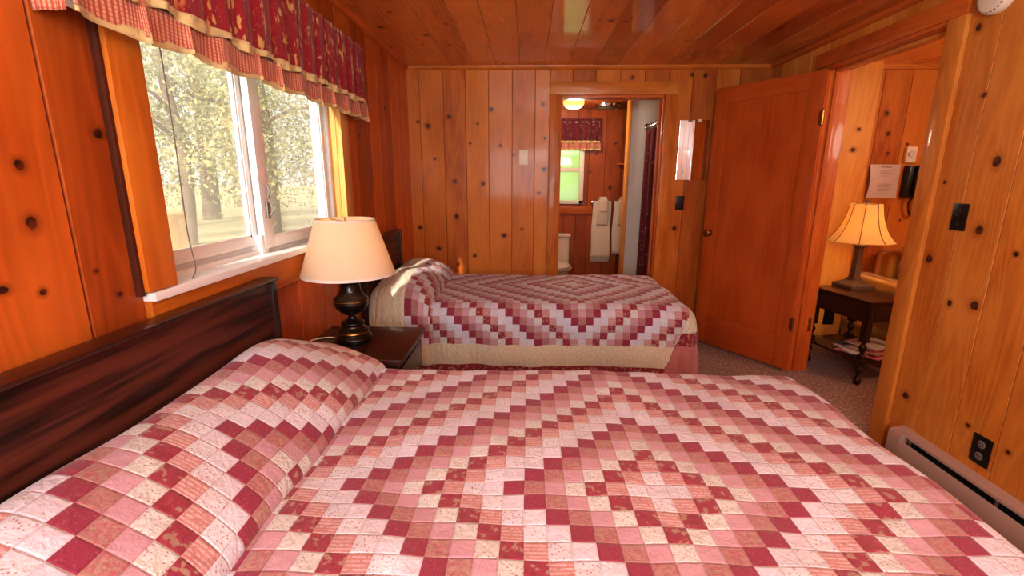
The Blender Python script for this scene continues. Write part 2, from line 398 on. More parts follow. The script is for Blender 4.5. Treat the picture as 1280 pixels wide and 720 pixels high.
# ------------------------------------------------------------------ plank walls
def planks(name, frame, bounds, lo, hi, mat, holes=(), knots=(), kr=1., kdens=3.0, step=.014, groove=.0035, seed0=0, gw=.0035, parent=None):
    """frame(a, b, d) -> xyz ; a across boards, b along, d out of the wall. One mesh of many boards."""
    V = []; F = []; WC = []; KN = []; KD = []
    ks = [(a, b, kr*random.uniform(.008, .018), random.uniform(.75, 1.3)) for a, b in knots]
    tot = (bounds[-1]-bounds[0])*(hi-lo)
    for _ in range(int(tot*kdens)):
        a = random.uniform(bounds[0]+.03, bounds[-1]-.03); b = random.uniform(lo, hi)
        if knots and any(abs(a-k[0]) < .2 and abs(b-k[1]) < .3 for k in ks[:len(knots)]): continue
        ks.append((a, b, random.uniform(.005, .013), random.uniform(.9, 1.4)))
    for pi in range(len(bounds)-1):
        a0, a1 = bounds[pi], bounds[pi+1]
        aa = [a0, a0+gw, a1-gw, a1]
        n = max(2, int((a1-a0)/step)); aa += list(np.linspace(a0+gw, a1-gw, n+1)[1:-1])
        bb = list(np.linspace(lo, hi, max(2, int((hi-lo)/step))+1))
        for h in holes:
            if h[0] < a1 and h[1] > a0:
                aa += [min(max(h[0], a0), a1), min(max(h[1], a0), a1)]; bb += [h[2], h[3]]
        aa = np.array(sorted(set(np.round(aa, 5)))); bb = np.array(sorted(set(np.round(bb, 5))))
        bb = bb[(bb >= lo-1e-6) & (bb <= hi+1e-6)]
        edge = ((aa < a0+gw*.5) & (pi > 0)) | ((aa > a1-gw*.5) & (pi < len(bounds)-2))
        D = np.where(edge, -groove, 0.)
        A, Bm = np.meshgrid(aa, bb, indexing='ij'); DD = np.repeat(D[:, None], len(bb), 1)
        kn = np.zeros((A.size, 3)); kn[:, 0] = 9.; best = np.full(A.size, 1e9); kn[:, 2] = np.repeat(edge.astype(float)[:, None], len(bb), 1).ravel()
        for (ka, kb, kr, el) in ks:
            if a0 <= ka <= a1:
                du_ = ((A-ka)/kr).ravel(); dv_ = ((Bm-kb)/el/kr).ravel(); d = np.hypot(du_, dv_); w_ = d < best if best.min() < 9 or True else None
                m_ = (d < best) | ((best >= 9.) & False)
                kn[m_, 0] = du_[m_]; kn[m_, 1] = dv_[m_]; best[m_] = d[m_]
        base = len(V); nb = len(bb)
        for a, b, d in zip(A.ravel(), Bm.ravel(), DD.ravel()): V.append(frame(a, b, d))
        sd = seed0+pi*1.37+.11
        WC.append(np.stack([A.ravel()+sd*3.1, Bm.ravel()+sd*5.7, np.full(A.size, sd)], 1)); KN.append(kn); KD.append(np.minimum(best, 9.))
        ac = (aa[1:]+aa[:-1])/2; bc = (bb[1:]+bb[:-1])/2
        for i in range(len(aa)-1):
            for j in range(nb-1):
                if any(h[0] < ac[i] < h[1] and h[2] < bc[j] < h[3] for h in holes): continue
                q = base+i*nb+j
                F.append((q, q+1, q+nb+1, q+nb))
    o = obj(name, (V, F), mat, parent, smooth=False, wc=False)
    me = o.data
    me.attributes.new('wc', 'FLOAT_VECTOR', 'POINT').data.foreach_set('vector', np.concatenate(WC).astype(np.float32).ravel())
    me.attributes.new('kv', 'FLOAT_VECTOR', 'POINT').data.foreach_set('vector', np.concatenate(KN).astype(np.float32).ravel())
    me.attributes.new('kd', 'FLOAT', 'POINT').data.foreach_set('value', np.concatenate(KD).astype(np.float32))
    if parent is None: o['kind'] = 'structure'
    return o
def jitter_bounds(start, end, w, j=.01):
    b = [start]
    while b[-1]+w*1.5 < end: b.append(b[-1]+w+random.uniform(-j, j))
    b.append(end); return b

KB = [(-0.891, 1.788), (-0.639, 1.826), (-0.301, 1.882), (-0.229, 1.605), (-0.767, 1.5), (-0.474, 1.623), (-0.373, 1.304), (-0.119, 1.534), (-0.598, 1.032), (-0.909, 0.94), (-0.756, 0.762), (-0.199, 0.876), (-0.05, 0.933), (0.109, 1.919), (0.13, 1.662), (0.128, 1.421), (0.087, 1.229), (-0.411, 1.773), (-0.605, 1.32), (-0.593, 0.628), (-0.45, 0.701), (-0.812, 1.757), (0.801, 2.114), (1.363, 2.13), (1.216, 0.948), (1.268, 2.136)]
KR = [(2.211, 1.965), (2.121, 1.685), (2.001, 1.418), (2.01, 1.144), (2.221, 0.99), (2.29, 0.957), (1.842, 1.071), (2.221, 1.335), (2.069, 0.816), (1.955, 0.836), (2.281, 0.366), (2.193, 0.314), (1.863, 0.338), (1.689, 0.321), (2.335, 0.059)]
KL = [(1.079, 1.44), (1.10, 1.716), (0.896, 1.366), (0.894, 1.255), (0.886, 1.119), (0.816, 1.139), (1.058, 1.072), (1.01, 1.138), (2.793, 1.584), (2.653, 1.58)]
KC = [(-0.745, 2.734), (-0.477, 2.938), (-0.636, 3.149), (-0.531, 3.383), (-0.87, 2.985), (-0.937, 3.415), (-0.272, 3.404), (0.532, 2.917), (0.45, 2.902)]

fb = lambda a, b, d: (a, YB-d, b)
bb_ = [XL, -.875, -.684, -.507, -.323, -.134, .048, .165, .34, .52, .71, .90, 1.085, 1.27, 1.45, 1.63, XR]
planks('wall_back', fb, bb_, 0, H, M('pine_red'), holes=[(BX0, BX1, -.1, BZ)], knots=KB, kdens=.5)
fl = lambda a, b, d: (XL+d, a, b)
lb = jitter_bounds(YF, .775, .2)+[.973, 1.16, 1.36, 1.55, 1.744, 1.92, 2.155, 2.335, 2.54, 2.74, 2.86, 3.0, 3.18, 3.30, 3.48, 3.65, 3.80, YB]
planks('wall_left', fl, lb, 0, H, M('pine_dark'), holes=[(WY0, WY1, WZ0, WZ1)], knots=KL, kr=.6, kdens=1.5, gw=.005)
fr = lambda a, b, d: (XR-d, a, b)
rb_ = jitter_bounds(YF, 1.36, .19)+[1.545, 1.733, 1.92, 2.11, 2.256, 2.353, 2.55, 2.74, 2.93, 3.12, OY1, 3.43, 3.62, 3.80, YB]
planks('wall_right', fr, rb_, 0, H, M('pine'), holes=[(OY0, OY1, -.1, OZ)], knots=KR, kdens=.5)
ff = lambda a, b, d: (a, YF+d, b)
planks('wall_front', ff, jitter_bounds(XL, XR, .19), 0, H, M('pine'), holes=[(-.8, .5, .95, 1.95)], kdens=1.5, step=.05)
fc = lambda a, b, d: (a, b, H-d)
planks('ceiling', fc, [XL, -.80, -.617, -.433, -.262, -.073, .115, .30, .494, .68, .865, 1.05, 1.23, 1.42, 1.61, 1.76, XR], YF, YB, M('ceil'), knots=KC, kdens=1.6)
b = B(); box(b, XL-.02, 4.3, YF-.02, YB+.12, -.05, 0); struct('floor', b, M('carpet'), smooth=False)

# wall of the window in front (behind the camera): frame and glass
b = B()
for (x0, x1, z0, z1) in [(-.8, .5, .95, 1.0), (-.8, .5, 1.9, 1.95), (-.8, -.75, .95, 1.95), (.45, .5, .95, 1.95), (-.175, -.125, .95, 1.95)]:
    box(b, x0, x1, YF-.05, YF+.01, z0, z1, .004)
w2 = struct('window_2', b, M('white'))

# crown strips
def prism(bm, prof, p0, p1, fr):
    """sweep a 2D profile between two parameters; fr(u, v, t) -> xyz"""
    A = [bm.verts.new(fr(u, v, p0)) for u, v in prof]; C = [bm.verts.new(fr(u, v, p1)) for u, v in prof]
    n = len(prof)
    for i in range(n): bm.faces.new((A[i], A[(i+1) % n], C[(i+1) % n], C[i]))
    bm.faces.new(A[::-1]); bm.faces.new(C)
qr = [(0, 0), (.028, 0), (.027, .01), (.02, .022), (.01, .028), (0, .03)]
b = B(); prism(b, qr, YF, YB-.03, lambda u, v, t: (XL+u, t, H-v)); struct('trim_1', b, M('trim'))
b = B(); prism(b, qr, YF, YB-.03, lambda u, v, t: (XR-u, t, H-v)); struct('trim_2', b, M('trim'))
b = B(); prism(b, qr, XL, XR, lambda u, v, t: (t, YB-u*.8, H-v)); struct('trim_3', b, M('pine_red'))

# ------------------------------------------------------------------ bathroom doorway casing
def casing(name, x0, x1, zt, w, mat):
    b = B(); box(b, x0-w, x0, YB-.02, YB, 0, zt, .003); struct(name, b, mat)
d1 = bpy.data.objects.new('door_1', None); COL.objects.link(d1); d1.location = ((BX0+BX1)/2, YB, 0); d1['kind'] = 'structure'; ROOTLOC[d1] = Vector(d1.location)
W_ = .093
boxo('side_casing', (BX0-W_, BX0, YB-.022, YB-.001, 0, BZ), M('pine_red'), d1, .004)
boxo('side_casing', (BX1, BX1+W_, YB-.022, YB-.001, 0, BZ), M('pine_red'), d1, .004)
boxo('head_casing', (BX0-W_, BX1+W_, YB-.024, YB-.001, BZ, BZ+W_+.005), M('pine'), d1, .004)
boxo('side_jamb', (BX0-.015, BX0+.005, YB-.006, YB+.13, 0, BZ), M('trim'), d1)
boxo('side_jamb', (BX1-.012, BX1+.008, YB-.006, YB+.13, 0, BZ), M('trim'), d1)
boxo('head_jamb', (BX0, BX1, YB-.006, YB+.13, BZ-.018, BZ+.004), M('trim'), d1)
boxo('door_stop', (BX1-.03, BX1-.012, YB+.05, YB+.062, 0, BZ-.018), M('trim'), d1)

# ------------------------------------------------------------------ bathroom shell
YB2 = YB+.13
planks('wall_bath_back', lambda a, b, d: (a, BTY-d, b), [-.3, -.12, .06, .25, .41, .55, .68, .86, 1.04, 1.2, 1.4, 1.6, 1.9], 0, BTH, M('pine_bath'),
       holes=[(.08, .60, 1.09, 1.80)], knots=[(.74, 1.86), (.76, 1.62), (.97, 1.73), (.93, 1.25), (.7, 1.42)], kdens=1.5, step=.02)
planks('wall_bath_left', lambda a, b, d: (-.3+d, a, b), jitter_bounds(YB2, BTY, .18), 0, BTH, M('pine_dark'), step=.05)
b = B(); box(b, 1.86, 1.9, YB2, BTY, 0, BTH); struct('wall_bath_right', b, M('tubwall'), smooth=False)
b = B(); box(b, -.3, BX0-.01, YB2, YB2+.01, 0, BTH); box(b, BX1+.01, 1.9, YB2, YB2+.01, 0, BTH); box(b, BX0-.01, BX1+.01, YB2, YB2+.01, BZ, BTH)
struct('wall_bath_front', b, M('siding'), smooth=False)
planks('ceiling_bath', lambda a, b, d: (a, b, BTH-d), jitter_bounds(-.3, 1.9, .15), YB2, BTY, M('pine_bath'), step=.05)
b = B(); box(b, -.3, 1.9, YB+.12, BTY+.02, -.05, .001); struct('floor_bath', b, M('tilefloor'), smooth=False)
b = B(); box(b, .985, 1.86, 4.86, 4.93, 0, BTH-.001)
pw = struct('wall_tub_end', b, M('tubwall'), smooth=False)
b = B(); box(b, .965, .999, 4.845, 4.94, 0, BTH-.001, .004); struct('trim_4', b, M('pine'))
# bathroom window
bw = bpy.data.objects.new('window_3', None); COL.objects.link(bw); bw['kind'] = 'structure'; bw.location = (.34, BTY, 1.09); ROOTLOC[bw] = Vector(bw.location)
b = B()
for (x0, x1, z0, z1) in [(.06, .105, 1.065, 1.83), (.575, .625, 1.065, 1.83), (.06, .625, 1.065, 1.105), (.06, .625, 1.78, 1.83), (.105, .575, 1.425, 1.465)]:
    box(b, x0, x1, BTY-.03, BTY+.03, z0, z1, .004)
obj('window_frame', b, M('ivory'), bw)
boxo('pane', (.1, .58, BTY+.0, BTY+.005, 1.1, 1.43), M('glass_b'), bw, 0)
boxo('pane', (.1, .58, BTY+.01, BTY+.015, 1.46, 1.79), M('glass_b'), bw, 0)
boxo('apron', (.0, .74, BTY-.022, BTY-.001, .955, 1.045), M('trim'), bw, .003)
# tub front wall and tub
t = thing('bathtub', 'white bathtub behind the dark red shower curtain', 'bathtub', (1.5, 4.5, 0))
b = B(); box(b, 1.17, 1.85, YB2+.02, 4.85, .005, .48, .03, seg=3)
f = max((f for f in b.faces), key=lambda f: f.calc_center_median().z*f.calc_area())
r = bmesh.ops.inset_region(b, faces=[f], thickness=.06); bmesh.ops.translate(b, verts=f.verts, vec=(0, 0, -.34))
obj('basin', b, M('porcelain'), t)

# ------------------------------------------------------------------ curtain builder
def fold_sheet(P0, ax, n, z0, z1, amp, pleats, zcount=14, ph=0., flare=0., hemwave=0., saw=0., var=.5, nrm=None):
    """vertical pleated cloth running along ax from P0 for |ax|; returns verts, faces, wc"""
    P0 = Vector(P0); ax = Vector(ax); Ln = ax.length; u = ax.normalized(); nv = nrm or Vector((u.y, -u.x, 0))
    V = []; F = []; W = []
    for i in range(n+1):
        s = i/n
        q = 2*PI*pleats*s+ph+var*math.sin(2*PI*s*pleats*.37+1.3)
        for j in range(zcount+1):
            tt = j/zcount; z = z1+(z0-z1)*tt
            a = amp*(1+flare*tt)
            off = a*(math.sin(q)+.35*math.sin(2.3*q+1.1+tt))
            side = saw*math.sin(q+PI/2)
            p = P0+u*(Ln*s+side)+nv*off
            zz = z+(hemwave*math.sin(q*.5+.7) if tt > 0 else 0)*tt
            V.append((p.x, p.y, zz)); W.append((Ln*s*1.25, zz, 0.))
    m = zcount+1
    for i in range(n):
        for j in range(zcount): F.append((i*m+j, i*m+j+1, (i+1)*m+j+1, (i+1)*m+j))
    return V, F, W
def sheet_obj(name, vfw, mat, parent, thick=.0015):
    V, F, W = vfw
    o = obj(name, (V, F), mat, parent, wc=False, angle=80)
    o.data.attributes.new('wc', 'FLOAT_VECTOR', 'POINT').data.foreach_set('vector', np.array(W, dtype=np.float32).ravel())
    if thick:
        md = o.modifiers.new('th', 'SOLIDIFY'); md.thickness = thick; md.offset = 0
    return o

# valance of the big window
t = thing('window_valance', 'ruffled crimson floral valance with rose plaid lower ruffle over the large window', 'valance', (XL+.05, 1.87, 1.66))
ex = XL+.078
NV = Vector((1, 0, 0))
sheet_obj('floral_panel', fold_sheet((ex, .98, 0), (0, 1.74, 0), 420, 1.745, 2.02, .0055, 15, 20, flare=.5, hemwave=.008, nrm=NV), M('floral'), t)
sheet_obj('upper_trim', fold_sheet((ex+.004, .98, 0), (0, 1.74, 0), 420, 1.733, 1.759, .0083, 15, 3, hemwave=.008, nrm=NV), M('goldtrim'), t)
sheet_obj('plaid_ruffle', fold_sheet((ex-.003, .98, 0), (0, 1.745, 0), 420, 1.668, 1.742, .0055, 11, 8, flare=.7, ph=.6, hemwave=.007, saw=.022, nrm=NV), M('plaid'), t)
sheet_obj('lower_trim', fold_sheet((ex-.002, .98, 0), (0, 1.745, 0), 420, 1.655, 1.674, .0094, 11, 3, ph=.6, hemwave=.007, saw=.022, nrm=NV), M('goldtrim'), t)
sheet_obj('lining', fold_sheet((ex-.022, .98, 0), (0, 1.74, 0), 200, 1.672, 1.99, .003, 13, 6, ph=.6, nrm=NV), M('liner'), t)
# returns at both ends
for yy in (.98, 2.72):
    V, F, W = fold_sheet((XL+.004, yy, 0), (.068, 0, 0), 14, 1.745, 2.01, .002, 2, 10, nrm=Vector((0, 1, 0)))
    sheet_obj('end_return', (V, F, W), M('floral'), t)
    V, F, W = fold_sheet((XL+.004, yy, 0), (.07, 0, 0), 14, 1.66, 1.742, .003, 2, 6, nrm=Vector((0, 1, 0)))
    sheet_obj('end_ruffle', (V, F, W), M('plaid'), t)
b = B(); tube(b, [(XL+.06, .98, 1.985), (XL+.06, 2.72, 1.985)], .007); tube(b, [(XL+.003, 1.0, 1.985), (XL+.06, .985, 1.985)], .006); tube(b, [(XL+.003, 2.70, 1.985), (XL+.06, 2.715, 1.985)], .006)
obj('curtain_rod', b, M('white'), t)

# ------------------------------------------------------------------ big window
w1 = bpy.data.objects.new('window_1', None); COL.objects.link(w1); w1['kind'] = 'structure'; w1.location = (XL, (WY0+WY1)/2, WZ0); ROOTLOC[w1] = Vector(w1.location)
CW = .1
boxo('side_casing', (XL+.001, XL+.03, WY0-CW, WY0, WZ0+.008, 2.0), M('pine_red'), w1, .003)
boxo('casing_shade_strip', (XL+.001, XL+.018, WY0-CW-.010, WY0-CW+.001, WZ0+.0, 2.0), M('brown'), w1, .001)  # dark strip standing in for shade along the casing edge
boxo('sill_filler', (XL-.10, XL-.042, 1.755, 1.80, WZ0, WZ0+.075), M('white'), w1, .001)
boxo('side_casing', (XL+.001, XL+.03, WY1, WY1+CW, WZ0+.008, 2.0), M('pine_light'), w1, .003)
boxo('head_casing', (XL+.001, XL+.03, WY0-CW, WY1+CW, WZ1, WZ1+.09), M('pine'), w1, .003)
boxo('apron', (XL+.001, XL+.022, WY0-CW+.010, WY1+CW-.005, WZ0-.125, WZ0-.018), M('pine_red'), w1, .003)
b = B(); box(b, XL-.05, XL+.034, WY0-CW+.012, WY1+CW+.02, WZ0-.018, WZ0+.005, .003); obj('stool', b, M('white'), w1)
# white painted sloping sub-sill with its two tracks
b = B(); prism(b, [(-.12, -.02), (-.03, -.02), (-.03, .004), (-.055, .004), (-.06, .018), (-.085, .022), (-.09, .035), (-.12, .037)], WY0, WY1, lambda u, v, tt: (XL+u, tt, WZ0+v)); obj('sill_track', b, M('white'), w1)
# reveal jambs (bare pine), vinyl outer frame
boxo('reveal', (XL-.10, XL+.002, WY1-.004, WY1+.02, WZ0, WZ1), M('pine_light'), w1, .001)
boxo('reveal', (XL-.10, XL+.002, WY0-.02, WY0+.004, WZ0, WZ1), M('pine_light'), w1, .001)
boxo('reveal', (XL-.10, XL+.002, WY0, WY1, WZ1-.004, WZ1+.02), M('pine_light'), w1, .001)
b = B()
for (y0, y1, x0, x1) in [(WY1-.03, WY1-.004, -.10, -.03), (WY1-.055, WY1-.03, -.10, -.055), (WY0+.004, WY0+.025, -.10, -.04)]:
    box(b, XL+x0, XL+x1, y0, y1, WZ0+.01, WZ1-.004, .003)
box(b, XL-.10, XL-.03, WY0+.004, WY1-.004, WZ1-.03, WZ1-.004, .003)
obj('window_frame', b, M('white'), w1)
def sash(x0, x1, y0, y1, z0, z1, sw, rw, glass=True):
    b = B()
    box(b, x0, x1, y0, y0+sw[0], z0, z1, .003); box(b, x0, x1, y1-sw[1], y1, z0, z1, .003)
    box(b, x0+.001, x1-.001, y0, y1, z0, z0+rw, .003); box(b, x0+.001, x1-.001, y0, y1, z1-rw, z1, .003)
    # glazing bead
    xm = (x0+x1)/2
    box(b, xm+.002, xm+.008, y0+sw[0], y0+sw[0]+.008, z0+rw, z1-rw); box(b, xm+.002, xm+.008, y1-sw[1]-.008, y1-sw[1], z0+rw, z1-rw); box(b, xm+.002, xm+.008, y0+sw[0], y1-sw[1], z0+rw, z0+rw+.008)
    s = obj('sash', b, M('white'), w1)
    b = B(); box(b, xm-.002, xm+.002, y0+sw[0]-.003, y1-sw[1]+.003, z0+rw-.003, z1-rw+.003)
    obj('pane', b, M('glass'), s, smooth=False)
    return s
sa = sash(XL-.095, XL-.070, WY0+.02, 1.80, WZ0+.035, WZ1-.03, (.03, .05), .035)
sb = sash(XL-.066, XL-.040, 1.775, WY1-.05, WZ0+.02, WZ1-.03, (.07, .03), .04)
b = B()
box(b, XL-.040, XL-.030, 1.80, 1.822, 1.19, 1.25, .004); tube(b, smoothcurve([(XL-.032, 1.811, 1.20), (XL-.018, 1.811, 1.215), (XL-.016, 1.811, 1.235), (XL-.028, 1.811, 1.262)]), .004)
tube(b, [(XL-.03, 1.811, 1.27), (XL-.022, 1.811, 1.30), (XL-.03, 1.811, 1.32)], .0035)
obj('latch', b, M('greyp'), sb)
# thin cord hanging inside the glass
b = B(); tube(b, smoothcurve([(XL-.02, 1.335, 1.90), (XL-.02, 1.345, 1.5), (XL-.02, 1.34, 1.2), (XL-.015, 1.345, 1.09), (XL+.0, 1.31, 1.065), (XL+.01, 1.29, 1.062)], 10), .0016, 6)
tag(obj('blind_cord', b, M('greyp')), 'thin dark cord hanging down inside the left window pane', 'cord')

# ------------------------------------------------------------------ doorway in the right wall
dw = bpy.data.objects.new('door_2', None); COL.objects.link(dw); dw['kind'] = 'structure'; dw.location = (XR, (OY0+OY1)/2, 0); ROOTLOC[dw] = Vector(dw.location)
boxo('side_casing', (XR-.02, XR-.001, OY0-.097, OY0, 0, OZ+.012), M('pine'), dw, .003)
boxo('side_casing', (XR-.008, XR-.001, OY1, OY1+.09, 0, OZ), M('trim'), dw, .002)
boxo('head_casing', (XR-.024, XR-.001, OY0-.097, OY1+.095, OZ+.012, OZ+.098), M('trim'), dw, .004)
boxo('side_jamb', (XR-.012, XR+.15, OY1-.004, OY1+.02, 0, OZ), M('trim'), dw, .002)
boxo('side_jamb', (XR-.012, XR+.15, OY0-.02, OY0+.004, 0, OZ), M('pine'), dw, .002)
boxo('head_jamb', (XR-.012, XR+.15, OY0, OY1, OZ-.004, OZ+.018), M('trim'), dw, .002)
boxo('door_stop', (XR+.05, XR+.085, OY1-.018, OY1-.004, 0, OZ-.004), M('trim'), dw, .002)
boxo('door_stop', (XR+.05, XR+.085, OY0, OY1, OZ-.02, OZ-.004), M('pine'), dw, .002)
boxo('side_casing', (XR+.14, XR+.16, OY1, OY1+.06, 0, OZ+.0), M('trim'), dw, .003)
boxo('strike_plate', (XR+.12, XR+.14, OY1-.0055, OY1-.003, .30, .40), M('brass'), dw, .0)

# the red-stained door leaf, local: x from hinge to free edge, y = thickness (visible face at y=0 side facing camera)
hx, hy = XR-.008, 3.212; fx, fy = 1.425, 3.872
L_ = math.hypot(fx-hx, fy-hy); ang = math.atan2(fy-hy, fx-hx)
dl = thing('interior_door', 'red-stained wooden door with one recessed panel standing open against the back wall', 'door', (hx, hy, .015), ang, world=False)
# local frame: +x along leaf; camera side is local +y (left of direction)
T = .036; DH = 2.0
b = B(); st = .105
box(b, 0, st, -T, 0, 0, DH, .003)
dst = obj('hinge_stile', b, M('door'), dl)
b = B(); box(b, L_-st, L_, -T, 0, 0, DH, .003); obj('lock_stile', b, M('door'), dl)
b = B(); box(b, st-.001, L_-st+.001, -T, -.0003, DH-.11, DH, .002); obj('top_rail', b, M('door'), dl)
b = B(); box(b, st-.001, L_-st+.001, -T, -.0003, 0, .24, .002); obj('bottom_rail', b, M('door'), dl)
b = B(); box(b, st-.005, L_-st+.005, -T+.012, -.012, .235, DH-.105); obj('center_panel', b, M('door'), dl)
for sgn in (1, -1):
    b = B(); o0 = Vector((L_-.06, 0 if sgn > 0 else -T, .915))
    if sgn > 0:
        pr = smprof([(.026, 0), (.027, .004), (.012, .008), (.010, .025), (.022, .032), (.027, .042), (.024, .052), (.0, .056)], 4)
    else: pr = [(.026, 0), (.026, .004), (.01, .006), (.01, .018), (.02, .022), (.022, .03), (0, .034)]
    lathe(b, pr, seg=24)
    R_ = Matrix.Rotation(-PI/2*sgn, 4, 'X'); bmesh.ops.transform(b, matrix=Matrix.Translation(o0) @ R_, verts=b.verts[:])
    obj('door_knob', b, M('brass'), dl)
for z in (1.715, .345):
    b = B(); tube(b, [(-.006, .006, z-.045), (-.006, .006, z+.045)], .0065, 12)
    for q in (-.05, .048): lathe(b, [(.004, 0), (.0075, .002), (.004, .006)], (-.006, .006, z+q-.002), 10)
    box(b, 0, .018, .0, .002, z-.043, z+.043)
    obj('hinge', b, M('brass'), dl)
b = B()
for z in (1.73, .36): box(b, XR-.018, XR-.008, OY1-.022, OY1-.003, z-.043, z+.043)
obj('hinge_leaf', b, M('brass'), dw)

# ------------------------------------------------------------------ next room shell
nb = [XR+.15, 2.13, 2.32, 2.56]
planks('wall_next_back', lambda a, b, d: (a, YB-d, b), [XR+.15, 2.5, 2.72, 2.93, 3.15, 3.36, 3.58, 3.8, 4.0, NX], 0, H, M('pine_red'),
       knots=[(2.78, 1.85), (2.82, 1.7), (2.98, 1.62), (2.84, 1.55)], kdens=1.5, step=.02)
planks('wall_next_side', lambda a, b, d: (a, 3.86-d, b), [XR+.15, 2.14, 2.30, 2.39, 2.62], 0, H, M('pine'), kdens=.3, knots=[(2.50, 1.57), (2.52, 1.72)], step=.02)
b = B(); box(b, 2.60, 2.625, 3.861, YB, 0, H); struct('wall_next_return', b, M('pine'))
planks('wall_next_right', lambda a, b, d: (NX-d, a, b), jitter_bounds(1.0, YB, .2), 0, H, M('pine'), step=.06)
planks('wall_next_front', lambda a, b, d: (a, 1.0+d, b), jitter_bounds(XR+.14, NX, .2), 0, H, M('pine'), step=.06)
b = B(); box(b, XR+.10, XR+.15, 1.0, OY0-.001, 0, H); box(b, XR+.10, XR+.15, OY1+.021, YB, 0, H); box(b, XR+.10, XR+.15, OY0, OY1, OZ+.02, H); struct('wall_next_left', b, M('siding'), smooth=False)
planks('ceiling_next', lambda a, b, d: (a, b, H-d), jitter_bounds(XR+.10, NX, .19), 1.0, YB, M('ceil'), step=.05)
b = B(); prism(b, [(0, 0), (.02, 0), (.02, .035), (0, .04)], 2.625, NX, lambda u, v, tt: (tt, YB-u, H-v)); struct('trim_5', b, M('pine'))

# ------------------------------------------------------------------ beds
def bed_frame(name, label, x0, x1, y0, y1, top, hby0, hby1, hbx, hbz, scratch=False):
    t = thing(name, label, 'bed', ((x0+x1)/2, (y0+y1)/2, 0))
    boxo('box_spring', (x0+.02, x1-.02, y0+.02, y1-.02, .17, .36), M('mattress'), t, .02)
    boxo('mattress', (x0+.01, x1-.01, y0+.01, y1-.01, .36, top-.035), M('mattress'), t, .05)
    for xx in (x0+.1, x1-.12):
        for yy in (y0+.08, y1-.1):
            boxo('leg', (xx, xx+.04, yy, yy+.04, 0, .17), M('metal_dark'), t, .003)
    xa, xb = hbx
    hb = obj('headboard', hb_mesh(xa, xb, hby0, hby1, hbz), M('hb'), t, along=1)
    b = B(); fw = .03
    box(b, xa, xb+.006, hby1-fw, hby1, .15, hbz-.012, .004); obj('headboard_stile', b, M('dark'), hb)
    b = B(); box(b, xa, xb+.006, hby0, hby0+fw, .15, hbz-.012, .004); obj('headboard_stile', b, M('dark'), hb)
    b = B(); box(b, xa-.004, xb+.014, hby0-.005, hby1+.005, hbz-.012, hbz, .004); obj('headboard_cap', b, M('dark'), hb)
    return t
def hb_mesh(xa, xb, y0, y1, z):
    b = B(); box(b, xa, xb-.006, y0+.02, y1-.02, .15, z-.01, .002); return b

